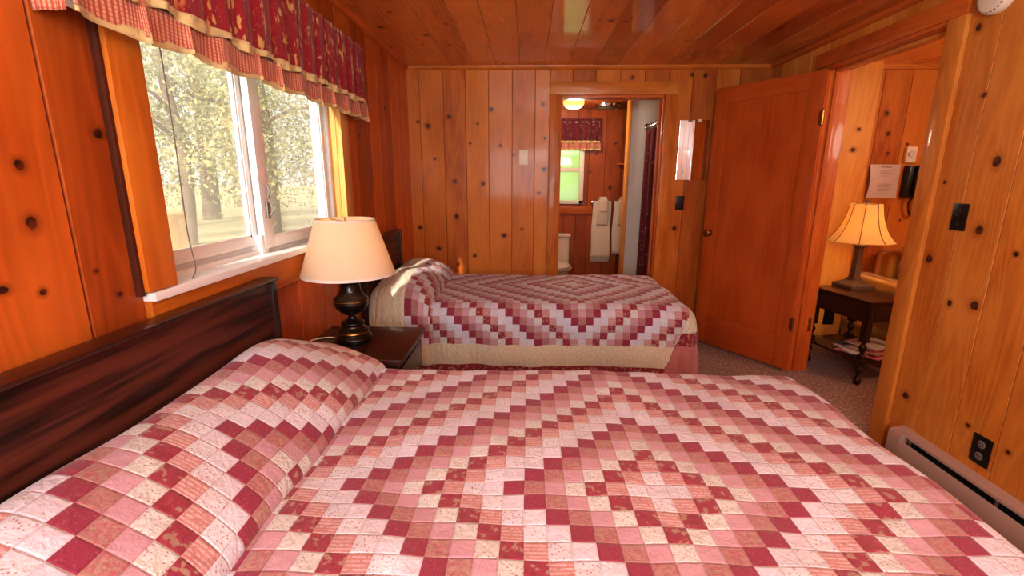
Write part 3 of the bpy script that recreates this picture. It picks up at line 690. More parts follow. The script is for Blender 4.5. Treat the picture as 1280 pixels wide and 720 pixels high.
def quilt(name, label, x0, x1, y0, y1, top, cx, cy, ps, px, py, prof, drop, edge_over, seedn, ny=190, flap=False, group=None, endr=.45):
    """draped patchwork: prof = (X, dz, reach) points from headboard to just past the pillow fold"""
    R = .045 if not flap else .085
    P = smoothcurve([(p[0], p[1], 0) for p in prof], 10)
    flat = list(np.arange(P[-1].x+.013, x1-R, .013))
    Xs = [p.x for p in P]+flat+[x1-R]; Zs = [p.y for p in P]+[0.]*(len(flat)+1)
    s = [0.]
    for i in range(1, len(Xs)): s.append(s[-1]+math.hypot(Xs[i]-Xs[i-1], Zs[i]-Zs[i-1]))
    s = np.array(s); s = s-s[-1]+(x1-R)                       # s equals X on the flat part
    du = np.zeros(len(Xs)); ext = np.arange(.0125, drop+.0001, .0125)
    Xs = np.array(Xs+[x1-R]*len(ext)); Zs = np.array(Zs+[0.]*len(ext)); du = np.concatenate([du, ext]); S = np.concatenate([s, x1-R+ext])
    cyb = (y0+y1)/2; hw = (y1-y0)/2-R
    tf = np.linspace(-hw, hw, ny); ev = np.arange(.0125, drop+.0001, .0125)
    Tt = np.concatenate([-hw-ev[::-1], tf, hw+ev])
    foldX = prof[-3][0]
    nS, nT = len(S), len(Tt)
    V = []; PC = []
    rx = np.random.default_rng(seedn)
    ph = rx.uniform(0, 6, 12)
    for i in range(nS):
        for j in range(nT):
            tv = Tt[j]; dv = max(abs(tv)-hw, 0.)*(1 if tv > 0 else -1)
            d = math.hypot(du[i], dv); X = Xs[i]; Y = cyb+max(-hw, min(hw, tv)); Z = top+Zs[i]
            if Zs[i] != 0 or X < foldX:                        # pillow rounding towards its ends
                q = (abs(tv)-(hw+R+edge_over-endr))/endr
                e = 1. if q <= 0 else math.sqrt(max(0., 1-min(q, 1.)**2.2))
                dip = 1-.05*math.cos(2*PI*(tv/hw))             # two pillows side by side
                Z = top+Zs[i]*(e*dip)
            wob = .0035*math.sin(7*X+ph[0]+2*math.sin(5*Y+ph[1]))+.003*math.sin(13*Y+ph[2]+3*X)+.0018*math.sin(31*X+17*Y+ph[3])
            Z += wob
            drp = 0.
            if d > 0:
                th = min(d/R, PI/2); lat = R*math.sin(th); drp = R*(1-math.cos(th))+max(0, d-R*PI/2)
                dirx, diry = du[i]/d, dv/d
                fl = max(0, d-.05)
                wave = (.006*math.sin(26*S[i]+ph[4])+.005*math.sin(26*tv+ph[5])+.009*math.sin(9*(S[i]+tv)+ph[6]))*min(1, fl/.2)
                lat += fl*.06+wave
                if du[i] > 0 and dv != 0: lat += .5*fl*.12*math.sin(2*math.atan2(abs(dv), du[i]))
                X += dirx*lat; Y += diry*lat
                bulge = edge_over*max(0., Zs[i])/.15 if Zs[i] > 0 else 0.
                Y += (1 if dv > 0 else -1)*min(bulge, edge_over)*max(0, 1-drp/.3) if dv else 0
                Z = max(Z-drp, .03+.01*math.sin(9*tv))
            V.append((X, Y, Z))
            pu = (S[i]-cx)/ps; pv = (cyb+tv-cy)/ps
            bdv = max((abs(pv)-py)*ps, (pu-px[1])*ps, min((-px[0]-pu)*ps, .1), 0.)
            if flap and dv < 0:                                # the foot-end flap folded round the near corner
                if X > x1-.02-.42*drp-.0 and (du[i] > 0 or drp > .02):
                    bdv = max(.0006, drp-.02); 
            PC.append((pu, pv, bdv))
    F = [(i*nT+j, i*nT+j+1, (i+1)*nT+j+1, (i+1)*nT+j) for i in range(nS-1) for j in range(nT-1)]
    o = obj(name, (V, F), M('quilt'), None, wc=False, angle=180)
    o.data.attributes.new('pc', 'FLOAT_VECTOR', 'POINT').data.foreach_set('vector', np.array(PC, dtype=np.float32).ravel())
    md = o.modifiers.new('th', 'SOLIDIFY'); md.thickness = .012; md.offset = -1 
    tag(o, label, 'quilt', group)
    return o

TOP = .62
b1 = dict(x0=-.93, x1=1.01, y0=.26, y1=1.705)
bed_frame('bed', 'larger bed in the foreground with a dark walnut headboard under the window', -.90, .99, .28, 1.675, TOP, .18, 1.615, (XL+.025, XL+.07), 1.0)
prof1 = [(-.915, .02), (-.912, .10), (-.90, .14), (-.855, .158), (-.78, .148), (-.70, .115), (-.63, .062), (-.602, .03), (-.596, .006), (-.602, -.006), (-.596, -.003), (-.58, 0.)]
prof1 = [(-.885, .02), (-.883, .11), (-.872, .165), (-.84, .192), (-.78, .182), (-.70, .145), (-.62, .092), (-.572, .048), (-.556, .015), (-.572, -.006), (-.56, -.002), (-.54, 0.)]
quilt('quilt', 'pink and crimson diamond patchwork quilt spread over the large foreground bed', -.93, 1.01, .26, 1.705, TOP, .313, .979, .0483, (26.5, 17.5), 17.5, prof1, .36, .03, 3)
bed_frame('bed', 'smaller bed near the back wall with a dark headboard in the corner', -.90, .95, 2.66, 3.58, TOP, 2.60, 3.41, (XL+.012, XL+.045), .985)
prof2 = [(-.925, .01), (-.922, .06), (-.90, .10), (-.86, .125), (-.80, .138), (-.72, .135), (-.65, .11), (-.595, .06), (-.575, .02), (-.585, -.008), (-.57, -.002), (-.55, 0.)]
quilt('quilt', 'patchwork quilt with cream and red border hanging over the smaller bed by the back wall', -.93, .975, 2.63, 3.60, TOP, .321, 3.18, .0425, (26.5, 15.6), 17.5, prof2, .50, .02, 5, ny=110, flap=True, endr=.28)

# ------------------------------------------------------------------ nightstand
t = thing('nightstand', 'dark brown nightstand between the two beds', 'nightstand', (-.72, 1.95, 0))
boxo('tabletop', (-.95, -.492, 1.735, 2.17, .617, .64), M('dark'), t, .004)
boxo('cabinet', (-.94, -.515, 1.75, 2.155, .36, .617), M('dark'), t, .003)
for xx in (-.94, -.55):
    for yy in (1.75, 2.12): boxo('leg', (xx, xx+.035, yy, yy+.035, 0, .36), M('dark'), t, .003)
d = boxo('drawer', (-.516, -.505, 1.77, 2.135, .40, .59), M('dark'), t, .003)
b = B(); tube(b, smoothcurve([(-.505, 1.90, .50), (-.485, 1.905, .495), (-.482, 1.95, .49), (-.485, 1.995, .495), (-.505, 2.0, .50)], 6), .004); obj('handle', b, M('chrome'), d)

# ------------------------------------------------------------------ lamp on nightstand
lx, ly = -.768, 1.965; LZ = .641
t = thing('table_lamp', 'table lamp with turned black base and cream empire shade on the nightstand', 'lamp', (lx, ly, LZ))
pr = smprof([(.078, 0), (.080, .006), (.080, .020), (.072, .030), (.066, .036), (.070, .044), (.066, .054), (.050, .064), (.046, .074), (.050, .080), (.048, .088), (.026, .098), (.018, .108), (.018, .116), (.034, .126), (.056, .142), (.070, .160), (.073, .176), (.070, .182), (.073, .188), (.071, .196), (.060, .206), (.048, .225), (.043, .248), (.043, .262), (.047, .268), (.045, .276), (.03, .280)], 4)
b = B(); lathe(b, pr, (lx, ly, LZ), 48); bs = obj('base', b, M('metal_dark'), t, angle=50)
b = B(); lathe(b, [(.0725, .1835), (.0745, .186), (.0725, .189)], (lx, ly, LZ), 48, cap=False); obj('gold_ring', b, M('brass'), bs); b = B(); lathe(b, [(.0705, .041), (.0715, .044), (.070, .047)], (lx, ly, LZ), 48, cap=False); obj('gold_ring', b, M('brass'), bs)
b = B(); lathe(b, [(.034, .279), (.034, .288), (.012, .292), (.012, .34), (.016, .342), (.016, .37)], (lx, ly, LZ), 24); obj('socket', b, M('brass'), t)
b = B(); lathe(b, smprof([(.012, .37), (.02, .39), (.03, .42), (.028, .445), (.0, .46)], 4), (lx, ly, LZ), 20); obj('bulb', b, M('globe'), t)
b = B(); lathe(b, [(.192, .302), (.194, .302), (.194, .306), (.121, .535), (.119, .536), (.119, .530), (.192, .306)], (lx, ly, LZ), 64, cap=False); sh = obj('lamp_shade', b, M('shade1'), t, angle=30)
b = B(); lathe(b, [(.1935, .301), (.1965, .301), (.194, .311), (.1915, .311)], (lx, ly, LZ), 64, cap=False); obj('shade_binding', b, M('liner'), sh); b = B(); lathe(b, [(.1215, .526), (.1235, .526), (.1215, .537), (.1185, .537)], (lx, ly, LZ), 64, cap=False); obj('shade_binding', b, M('liner'), sh)
b = B()
for k in range(3): tube(b, [(lx, ly, LZ+.525), (lx+.12*math.cos(k*2.094+.4), ly+.12*math.sin(k*2.094+.4), LZ+.53)], .0015, 6)
tube(b, [(lx, ly, LZ+.525), (lx, ly, LZ+.545)], .004); obj('spider', b, M('brass'), t)
b = B(); tube(b, smoothcurve([(lx-.075, ly+.01, LZ+.006), (lx-.12, ly+.02, LZ+.004), (lx-.16, ly-.005, LZ+.006), (lx-.185, ly-.03, LZ+.004)], 8), .0025, 6); obj('power_cord', b, M('ivory'), t)

# ------------------------------------------------------------------ wall plates, mirror, detector
def plate(name, label, cat, c, axis, w, h, mat, kind, group=None):
    """axis 'y': on the back wall facing -Y ; 'x': on right wall facing -X"""
    t = thing(name, label, cat, c, 0, group)
    def bx(u0, u1, v0, v1, d0, d1, bev=.0):
        if axis == 'y': return (c[0]+u0, c[0]+u1, c[1]-d1, c[1]-d0, c[2]+v0, c[2]+v1)
        return (c[0]-d1, c[0]-d0, c[1]+u0, c[1]+u1, c[2]+v0, c[2]+v1)
    boxo('cover_plate', bx(-w/2, w/2, -h/2, h/2, 0, .006), mat, t, .003)
    if kind == 'toggle':
        boxo('toggle', bx(-.005, .005, -.004, .013, .005, .016), mat, t, .002)
        for z in (-.03, .03): boxo('screw', bx(-.0025, .0025, z-.0025, z+.0025, .005, .0075), M('brass'), t, .001)
    if kind == 'outlet':
        for z in (-.026, .026):
            b = B(); lathe(b, [(.0165, 0), (.0165, .002), (.0150, .0035)], seg=24)
            Rm = Matrix.Rotation(-PI/2, 4, 'Y') if axis == 'x' else Matrix.Rotation(PI/2, 4, 'X')
            bmesh.ops.transform(b, matrix=Matrix.Translation((c[0]-.005, c[1], c[2]+z)) @ Rm, verts=b.verts[:])
            s = obj('socket', b, M('greyp'), t)
            b = B()
            for u in (-.006, .006): box(b, *bx(u-.001, u+.001, z-.002, z+.006, .008, .0093))
            box(b, *bx(-.002, .002, z-.011, z-.007, .008, .0093)); obj('slots', b, M('blackp'), s)
    return t
plate('blank_plate', 'ivory cover plate high on the back wall left of the bathroom doorway', 'wall plate', (-.04, YB-.001, 1.511), 'y', .073, .113, M('ivory'), 'none')
boxo('button', (-.05, -.03, YB-.0105, YB-.006, 1.545, 1.555), M('liner'), bpy.data.objects['blank_plate'], .001)
plate('light_switch', 'black light switch on the back wall between bathroom doorway and open door', 'switch', (1.245, YB-.001, 1.156), 'y', .07, .113, M('blackp'), 'toggle')
plate('light_switch', 'black light switch on the right wall beside the doorway', 'switch', (XR-.001, 2.108, 1.19), 'x', .072, .115, M('blackp'), 'toggle')
plate('outlet', 'black duplex outlet low on the right wall above the baseboard heater', 'outlet', (XR-.001, 1.784, .27), 'x', .08, .122, M('blackp'), 'outlet')
t = NT('mirror_silver'); MAT['mirror'] = t.pbr((.93, .93, .93), .015, 1.)
t = thing('wall_mirror', 'small frameless mirror on the back wall beside the open door', 'mirror', (1.31, YB, 1.34))
boxo('glass', (1.195, 1.425, YB-.008, YB-.002, 1.34, 1.80), M('mirror'), t, .0015, smooth=False)
b = B(); box(b, 1.335, 1.36, YB-.012, YB-.001, 1.785, 1.806, .002); obj('clip', b, M('liner'), t)
b = B(); box(b, 1.30, 1.315, YB-.011, YB-.001, 1.335, 1.345, .002); obj('clip', b, M('liner'), t)

# smoke detector
t = thing('smoke_detector', 'round cream smoke detector high on the right wall', 'smoke detector', (XR, 2.14, 2.062))
b = B(); lathe(b, smprof([(.072, 0), (.073, .012), (.070, .026), (.058, .036), (.03, .040), (.0, .041)], 4), seg=48)
Rm = Matrix.Translation((XR-.001, 2.14, 2.062)) @ Matrix.Rotation(-PI/2, 4, 'Y')
bmesh.ops.transform(b, matrix=Rm, verts=b.verts[:]); obj('housing', b, M('ivory'), t)
b = B()
for k in range(26):
    a = 2*PI*k/26; y_, z_ = 2.14+.0645*math.cos(a), 2.062+.0645*math.sin(a)
    v = box(b, -.004, .004, -.0012, .0012, -.0035, .0035)
    bmesh.ops.transform(b, matrix=Matrix.Translation((XR-.0335, y_, z_)) @ Matrix.Rotation(a, 4, 'X'), verts=v)
obj('vent_slots', b, M('greyp'), t)

# ------------------------------------------------------------------ baseboard heater
t = thing('baseboard_heater', 'long taupe electric baseboard heater along the foot of the right wall', 'heater', (XR-.03, .6, 0))
hy0, hy1 = -1.1, 2.165; X_ = XR-.001
b = B(); prism(b, [(0, .17), (0, .03), (.004, .03), (.004, .166), (.044, .156), (.046, .148), (.050, .148), (.048, .160)], hy0, hy1-.07, lambda u, v, tt: (X_-u, tt, v)); obj('back_and_hood', b, M('heater'), t)
b = B(); prism(b, [(.052, .028), (.066, .034), (.071, .06), (.071, .108), (.062, .128), (.058, .126), (.066, .106), (.066, .06), (.060, .04), (.05, .034)], hy0, hy1-.07, lambda u, v, tt: (X_-u, tt, v)); obj('front_cover', b, M('heater'), t)
b = B(); prism(b, [(0, .03), (.066, .03), (.070, .036), (.070, .142), (.064, .156), (.0, .172)], hy1-.075, hy1, lambda u, v, tt: (X_-u, tt, v)); obj('end_cap', b, M('heater'), t)
b = B(); prism(b, [(.006, .045), (.046, .045), (.046, .115), (.006, .115)], hy0, hy1-.075, lambda u, v, tt: (X_-u, tt, v)); obj('heating_element', b, M('heatdark'), t)
for y in np.arange(hy0+.2, hy1-.12, .42): boxo('bracket', (X_-.060, X_-.052, y, y+.012, .112, .150), M('chrome'), t, .001)
b = B(); prism(b, [(0, .001), (.05, .001), (.05, .03), (0, .03)], hy0, hy1-.01, lambda u, v, tt: (X_-u, tt, v)); obj('foot', b, M('heatdark'), t)

# ------------------------------------------------------------------ next room: end table, lamp, magazines, sofa, wall things
tr = math.radians(12); tc = (2.205, 2.985)
et = thing('end_table', 'dark end table with turned legs and a low shelf seen through the right doorway', 'table', (tc[0], tc[1], 0), tr, world=False)
TW, TD = .41, .50
b = B(); box(b, 0, TW, 0, TD, .558, .58, .005, seg=3); obj('tabletop', b, M('dark'), et)
b = B(); box(b, .03, TW-.03, .03, TD-.03, .43, .558); obj('apron', b, M('dark'), et)
dr = boxo('drawer', (.07, TW-.07, .022, .032, .45, .545), M('dark'), et, .003)
b = B(); lathe(b, [(.004, 0), (.004, .012), (.011, .018), (.009, .024), (0, .026)], seg=16)
bmesh.ops.transform(b, matrix=Matrix.Translation((.2, .023, .50)) @ Matrix.Rotation(PI/2, 4, 'X'), verts=b.verts[:]); obj('knob', b, M('chrome'), dr)
for lx_ in (.035, TW-.035):
    for ly_ in (.035, TD-.035):
        b = B(); box(b, lx_-.022, lx_+.022, ly_-.022, ly_+.022, .30, .558, .003)
        lathe(b, smprof([(.02, .30), (.012, .29), (.02, .275), (.024, .255), (.016, .235), (.012, .22), (.02, .205)], 3), (lx_, ly_, 0), 20)
        box(b, lx_-.02, lx_+.02, ly_-.02, ly_+.02, .145, .205, .003)
        lathe(b, smprof([(.018, .145), (.012, .13), (.02, .115), (.022, .10), (.012, .08), (.010, .065), (.016, .05), (.024, .03), (.02, .008), (.012, .0)], 3), (lx_, ly_, 0), 20)
        obj('leg', b, M('dark'), et, along=2)
b = B(); box(b, -.01, TW+.01, -.01, TD+.01, .165, .182, .004); obj('shelf', b, M('dark'), et)
def tl(x, y, z):
    v = Matrix.Rotation(tr, 3, 'Z') @ Vector((x, y, z)); return Vector((v.x+tc[0], v.y+tc[1], z))
covers = [(206, 120, 140), (230, 220, 214), (70, 90, 120), (196, 150, 130), (150, 60, 70), (226, 206, 190)]
mlabels = ['rose-covered magazine at the bottom of the pile on the end table shelf', 'white-edged magazine second from the bottom of the pile on the low shelf', 'blue-covered magazine fanned out in the middle of the pile on the low shelf', 'tan magazine lying askew near the top of the pile on the low shelf', 'dark red magazine second from the top of the pile on the low shelf', 'pale magazine on top of the pile on the end table shelf']
for k in range(6):
    p = tl(.15+.028*k+random.uniform(-.01, .01), .14+.03*(k % 3), .1835+k*.0065)
    mg = thing('magazine', mlabels[k], 'magazine', p, tr+random.uniform(-.5, .5)+PI/2*(k % 2), 'magazines on the end table shelf', world=False)
    boxo('pages', (-.10, .10, -.128, .128, .0008, .0046), M('liner'), mg, 0, smooth=False)
    mt = simple('cover_'+'abcdef'[k], covers[k], .3)
    b = B(); box(b, -.104, .104, -.132, .132, .0046, .0056, 0); box(b, -.104, .104, -.132, .132, 0, .0008); box(b, -.1045, -.103, -.132, .132, 0, .0056); obj('cover', b, mt, mg, smooth=False)

# lamp on the end table
c = (2.385, 3.44); z0 = .581
t = thing('table_lamp', 'lit table lamp with bronze column and gold bell shade on the end table', 'lamp', (c[0], c[1], z0), .15, world=False)
def sqloft(b, prof, c=(0, 0), cut=.0):
    rings = []
    for r, z in prof: rings.append([b.verts.new((c[0]+sx*r, c[1]+sy*r, z)) for sx, sy in ((-1, -1), (1, -1), (1, 1), (-1, 1))])
    for A, C in zip(rings, rings[1:]):
        for i in range(4): b.faces.new((A[i], A[(i+1) % 4], C[(i+1) % 4], C[i]))
    b.faces.new(rings[0][::-1]); b.faces.new(rings[-1])
b = B(); sqloft(b, [(.092, 0), (.092, .022), (.088, .026), (.06, .038), (.04, .052), (.036, .056), (.036, .064), (.03, .068)]); obj('base', b, M('bronze'), t, angle=20)
b = B(); sqloft(b, [(.026, .066), (.023, .09), (.019, .29), (.03, .30), (.03, .308), (.02, .312), (.012, .33), (.012, .38)]); obj('column', b, M('bronze'), t, angle=20)
b = B(); lathe(b, smprof([(.012, .38), (.028, .43), (.02, .46), (0, .47)], 3), seg=16); obj('bulb', b, M('globe'), t)
def bell(b, n=8, thick=0.):
    pr = [(.205, .335), (.185, .355), (.165, .38), (.142, .42), (.124, .465), (.110, .51), (.100, .56), (.094, .60)]
    pr = [(q.x, q.y) for q in smoothcurve([(r, z, 0) for r, z in pr], 3)]
    seg = n*6; rings = []
    for r, z in pr:
        ring = []
        for i in range(seg):
            a = 2*PI*i/seg; ph = (i % 6)/6.; k = 1-.035*math.sin(PI*ph)
            ring.append(b.verts.new((r*k*math.cos(a), r*k*math.sin(a), z)))
        rings.append(ring)
    for A, C in zip(rings, rings[1:]):
        for i in range(seg): b.faces.new((A[i], A[(i+1) % seg], C[(i+1) % seg], C[i]))
    return pr
b = B(); prb = bell(b); sh2 = obj('lamp_shade', b, M('shade2'), t)
sh2.modifiers.new('th', 'SOLIDIFY').thickness = .001
b = B()
for k in range(8):
    a = 2*PI*k/8; tube(b, [(r*1.006*math.cos(a), r*1.006*math.sin(a), z) for r, z in prb], .0028, 6)
obj('shade_ribs', b, simple('rib_braid', (150, 110, 60), .8), sh2)
b = B(); tube(b, [(0, 0, .47), (0, 0, .60)], .003); tube(b, [(-.094, 0, .598), (.094, 0, .598)], .0018); tube(b, [(0, -.094, .598), (0, .094, .598)], .0018); lathe(b, smprof([(.006, .6), (.01, .61), (.006, .625), (0, .63)], 3), seg=12); obj('finial', b, M('bronze'), t)

# sofa
t = thing('sofa', 'yellow striped sofa beyond the end table in the adjoining room', 'sofa', (3.2, 3.5, 0))
def cushion(name, dims, mat, bev, along=None):
    b = B(); box(b, *dims, bev=bev, seg=4); return obj(name, b, mat, t, along=along, angle=60)
cushion('frame', (2.66, 3.95, 3.12, 3.9, .06, .36), M('sofa'), .02, 2)
cushion('arm', (2.655, 2.84, 3.10, 3.92, .10, .61), M('sofa'), .04, 1)
cushion('arm', (3.76, 3.95, 3.10, 3.92, .10, .61), M('sofa'), .04, 1)
cushion('backrest', (2.84, 3.76, 3.70, 3.92, .34, .80), M('sofa'), .07, 2)
cushion('seat_cushion', (2.845, 3.30, 3.10, 3.72, .36, .47), M('cushion'), .04, 1)
cushion('seat_cushion', (3.305, 3.755, 3.10, 3.72, .36, .47), M('cushion'), .04, 1)
for xx in (2.7, 3.88):
    for yy in (3.16, 3.84): boxo('leg', (xx-.02, xx+.02, yy-.02, yy+.02, 0, .08), M('dark'), t)
# throw pillow leaning on the arm and back
t2 = thing('throw_pillow', 'brown and gold striped throw pillow leaning in the corner of the sofa', 'pillow', (2.93, 3.55, .6))
V = []; F = []; n = 22
for sgn in (1, -1):
    base = len(V)
    for i in range(n+1):
        for j in range(n+1):
            u, v = i/n*2-1, j/n*2-1
            h = .075*((1-abs(u)**3.5)*(1-abs(v)**3.5))**.6
            V.append(Vector((u*.21*(1-.06*v*v), sgn*h, v*.20*(1-.06*u*u))))
    for i in range(n):
        for j in range(n):
            q = base+i*(n+1)+j; f_ = (q, q+1, q+n+2, q+n+1); F.append(f_ if sgn > 0 else f_[::-1])
Mx = Matrix.Translation((2.99, 3.60, .665)) @ Matrix.Rotation(.35, 4, 'Z') @ Matrix.Rotation(-.35, 4, 'X') @ Matrix.Rotation(.5, 4, 'Y')
V = [tuple(Mx @ v) for v in V]
obj('cover', (V, F), M('cushion'), t2, angle=80)

# notice, thermostat, phone on the next room's back wall
t = thing('paper_notice', 'white typed notice in a plastic sleeve pinned to the adjoining room wall', 'notice', (2.83, YB, 1.2))
Vp = []; Fp = []; n = 10; zt, zb, xa, xb = 1.465, 1.205, 2.715, 2.955
for i in range(n+1):
    for j in range(n+1):
        u, v = i/n, j/n
        Vp.append((xa+(xb-xa)*u+.006*v, YB-.012-.02*math.sin(PI*v)*(1-u)-.006*math.sin(PI*u*1.5), zt+(zb-zt)*v))
for i in range(n):
    for j in range(n): q = i*(n+1)+j; Fp.append((q, q+1, q+n+2, q+n+1))
obj('sheet', (Vp, Fp), simple('paper', (226, 204, 190), .35), t)
b = B()
def pline(u0, u1, v, th=.0022):
    for q in range(6):
        a = u0+(u1-u0)*q/6; c_ = u0+(u1-u0)*(q+1)/6
        def P(u): return (xa+(xb-xa)*u+.006*v, YB-.0132-.02*math.sin(PI*v)*(1-u)-.006*math.sin(PI*u*1.5))
        p, q_ = P(a), P(c_); z = zt+(zb-zt)*v
        vs = [b.verts.new((p[0], p[1], z)), b.verts.new((q_[0], q_[1], z)), b.verts.new((q_[0], q_[1], z-th)), b.verts.new((p[0], p[1], z-th))]; b.faces.new(vs)
pline(.32, .70, .07, .005)
for v, (u0, u1) in {.17: (.25, .8), .22: (.3, .6), .26: (.3, .72), .34: (.35, .6), .52: (.38, .62), .58: (.25, .8), .62: (.3, .75), .66: (.25, .7), .72: (.3, .8), .78: (.3, .65), .88: (.15, .85)}.items(): pline(u0, u1, v)
obj('typed_lines', b, simple('ink', (120, 90, 90), .7), t, smooth=False)
t = thing('thermostat', 'ivory thermostat with round dial above the wall telephone', 'thermostat', (3.0, YB, 1.53))
boxo('body', (2.965, 3.045, YB-.03, YB-.001, 1.478, 1.60), M('ivory'), t, .004)
b = B(); lathe(b, [(.026, 0), (.026, .008), (.018, .011), (0, .011)], seg=24); bmesh.ops.transform(b, matrix=Matrix.Translation((3.005, YB-.03, 1.545)) @ Matrix.Rotation(PI/2, 4, 'X'), verts=b.verts[:]); obj('dial', b, M('liner'), t)
b = B()
for k in range(4): box(b, 2.972, 2.975, YB-.0312, YB-.029, 1.49+k*.02, 1.50+k*.02)
obj('vents', b, M('greyp'), t)
t = thing('wall_telephone', 'black wall telephone with coiled cord beside the doorway casing', 'telephone', (3.05, YB, 1.2))
boxo('body', (2.985, 3.19, YB-.07, YB-.001, 1.21, 1.455), M('blackp'), t, .012)
hs = B(); tube(hs, smoothcurve([(3.04, YB-.075, 1.44), (3.04, YB-.11, 1.42), (3.04, YB-.115, 1.33), (3.04, YB-.11, 1.25), (3.04, YB-.075, 1.23)], 6), .02, 12); obj('handset', hs, M('blackp'), t)
boxo('keypad', (3.10, 3.17, YB-.074, YB-.069, 1.27, 1.37), M('greyp'), t, .001)
boxo('label_strip', (3.10, 3.16, YB-.073, YB-.069, 1.40, 1.42), M('ivory'), t, .0)
b = B(); path = smoothcurve([(3.04, YB-.08, 1.23), (3.03, YB-.06, 1.16), (3.06, YB-.05, 1.08), (3.09, YB-.05, 1.07), (3.10, YB-.05, 1.12), (3.09, YB-.05, 1.21)], 30)
coil = [p+Vector((.009*math.cos(i*1.1), .0, .009*math.sin(i*1.1))) if True else p for i, p in enumerate(path)]
tube(b, coil, .0035, 5); obj('coiled_cord', b, M('blackp'), t)
# black outlet cover under the table on the side wall
plate('outlet', 'black outlet low on the adjoining room wall under the end table', 'outlet', (2.52, 3.859, .23), 'y', .085, .13, M('blackp'), 'outlet')

# ------------------------------------------------------------------ bathroom things
t = thing('window_valance', 'small maroon valance with rose lower band over the bathroom window', 'valance', (.38, BTY-.05, 1.66))
ax = Vector((0, -1, 0))
sheet_obj('floral_panel', fold_sheet((-.02, BTY-.07, 0), (.80, 0, 0), 160, 1.745, 1.985, .010, 13, 8, flare=.4, nrm=ax), M('paisley'), t)
sheet_obj('trim', fold_sheet((-.02, BTY-.075, 0), (.80, 0, 0), 160, 1.73, 1.755, .012, 13, 2, nrm=ax), M('goldtrim'), t)
sheet_obj('plaid_ruffle', fold_sheet((-.02, BTY-.072, 0), (.805, 0, 0), 160, 1.665, 1.742, .013, 9, 4, flare=.4, saw=.01, nrm=ax), M('plaid'), t)
sheet_obj('lower_trim', fold_sheet((-.02, BTY-.075, 0), (.805, 0, 0), 160, 1.652, 1.672, .018, 9, 2, saw=.01, nrm=ax), M('goldtrim'), t)
b = B(); tube(b, [(-.02, BTY-.06, 1.95), (.78, BTY-.06, 1.95)], .006); tube(b, [(.775, BTY-.06, 1.95), (.775, BTY-.002, 1.95)], .005); obj('curtain_rod', b, M('white'), t)

t = thing('towel_bar', 'chrome towel bar on the bathroom wall holding two bath towels', 'towel bar', (.95, BTY, 1.08))
b = B(); tube(b, [(.725, BTY-.06, 1.085), (1.22, BTY-.06, 1.085)], .008, 12); obj('bar', b, M('chrome'), t)
for x in (.73, 1.215):
    b = B(); box(b, x-.012, x+.012, BTY-.072, BTY-.001, 1.065, 1.105, .004); obj('post', b, M('chrome'), t)
def towel(name, label, xc, w, zt, zb1, zb2, yoff, group, mat='towel'):
    # cloth over the bar: front drop to zb1, back drop to zb2
    pts = []
    r = .010+yoff
    for z in np.linspace(zb1, zt-.01, 14): pts.append((-r-.004*math.sin((z-zb1)*9), z))
    for k in range(1, 8): a = PI*k/8; pts.append((-r*math.cos(a), zt-.01+r*math.sin(a)))
    for z in np.linspace(zt-.01, zb2, 12): pts.append((r, z))
    V = []; F = []; n = 14
    for (yy, z) in pts:
        for i in range(n+1):
            u = i/n-.5
            ww = w*(1-.05*(z-zb1)/(zt-zb1))
            V.append((xc+u*ww+.004*math.sin(z*14), BTY-.06+yy-(.006*math.cos(u*9)*(1 if yy < 0 else -1))*(zt-z), z+.001*math.sin(u*11)))
    m = n+1
    for a in range(len(pts)-1):
        for i in range(n): F.append((a*m+i, a*m+i+1, (a+1)*m+i+1, (a+1)*m+i))
    o = obj(name, (V, F), M(mat), None, angle=80)
    md = o.modifiers.new('th', 'SOLIDIFY'); md.thickness = .006; md.offset = 1
    tag(o, label, 'towel', group); return o
TG = 'towels on the bathroom towel bar'
for k, xc in enumerate((.838, 1.075)):
    side = ('left', 'right')[k]
    towel('bath_towel', f'long white bath towel hanging on the {side} half of the towel bar', xc, .215, 1.095, .45 if k == 0 else .50, .40 if k == 0 else .55, .002, TG)
    towel('hand_towel', f'white hand towel layered over the {side} bath towel', xc+.008, .12, 1.106, .83, .86, .014, TG, 'towel2')
    towel('washcloth', f'small folded white washcloth on top of the {side} hand towel', xc+.01, .085, 1.118, .985, .99, .026, TG)

t = thing('corner_shelf', 'small wooden shelf on the bathroom wall beside the tub', 'shelf', (1.1, BTY, 1.5))
boxo('board', (.99, 1.25, BTY-.09, BTY-.001, 1.50, 1.515), M('trim'), t)
boxo('bracket', (1.1, 1.115, BTY-.07, BTY-.001, 1.44, 1.50), M('trim'), t)

t = thing('shower_curtain', 'dark maroon paisley shower curtain bunched at the end of its rod', 'shower curtain', (1.17, 4.6, .3))
sheet_obj('curtain', fold_sheet((1.15, 4.80, 0), (.03, -.50, 0), 160, .12, 1.80, .026, 9, 30, flare=.15, nrm=Vector((-1, 0, 0))), M('paisley'), t)
t3 = thing('curtain_rod', 'chrome shower curtain rod with rings above the bathtub', 'curtain rod', (1.16, 4.5, 1.84))
b = B(); tube(b, [(1.15, 4.858, 1.84), (1.15, YB2+.012, 1.84)], .012, 12); obj('rod', b, M('chrome'), t3)
b = B(); lathe(b, [(.03, 0), (.03, .01), (.014, .018)], seg=20); bmesh.ops.transform(b, matrix=Matrix.Translation((1.15, 4.859, 1.84)) @ Matrix.Rotation(PI/2, 4, 'X'), verts=b.verts[:]); obj('flange', b, M('chrome'), t3)
for k in range(8):
    y = 4.79-k*.065; b = B()
    tube(b, [(1.15+.024*math.cos(a), y+.004*math.sin(a), 1.828+.028*math.sin(a)) for a in np.linspace(0, 2*PI, 17)], .003, 6)
    obj('ring', b, M('chrome'), t3)

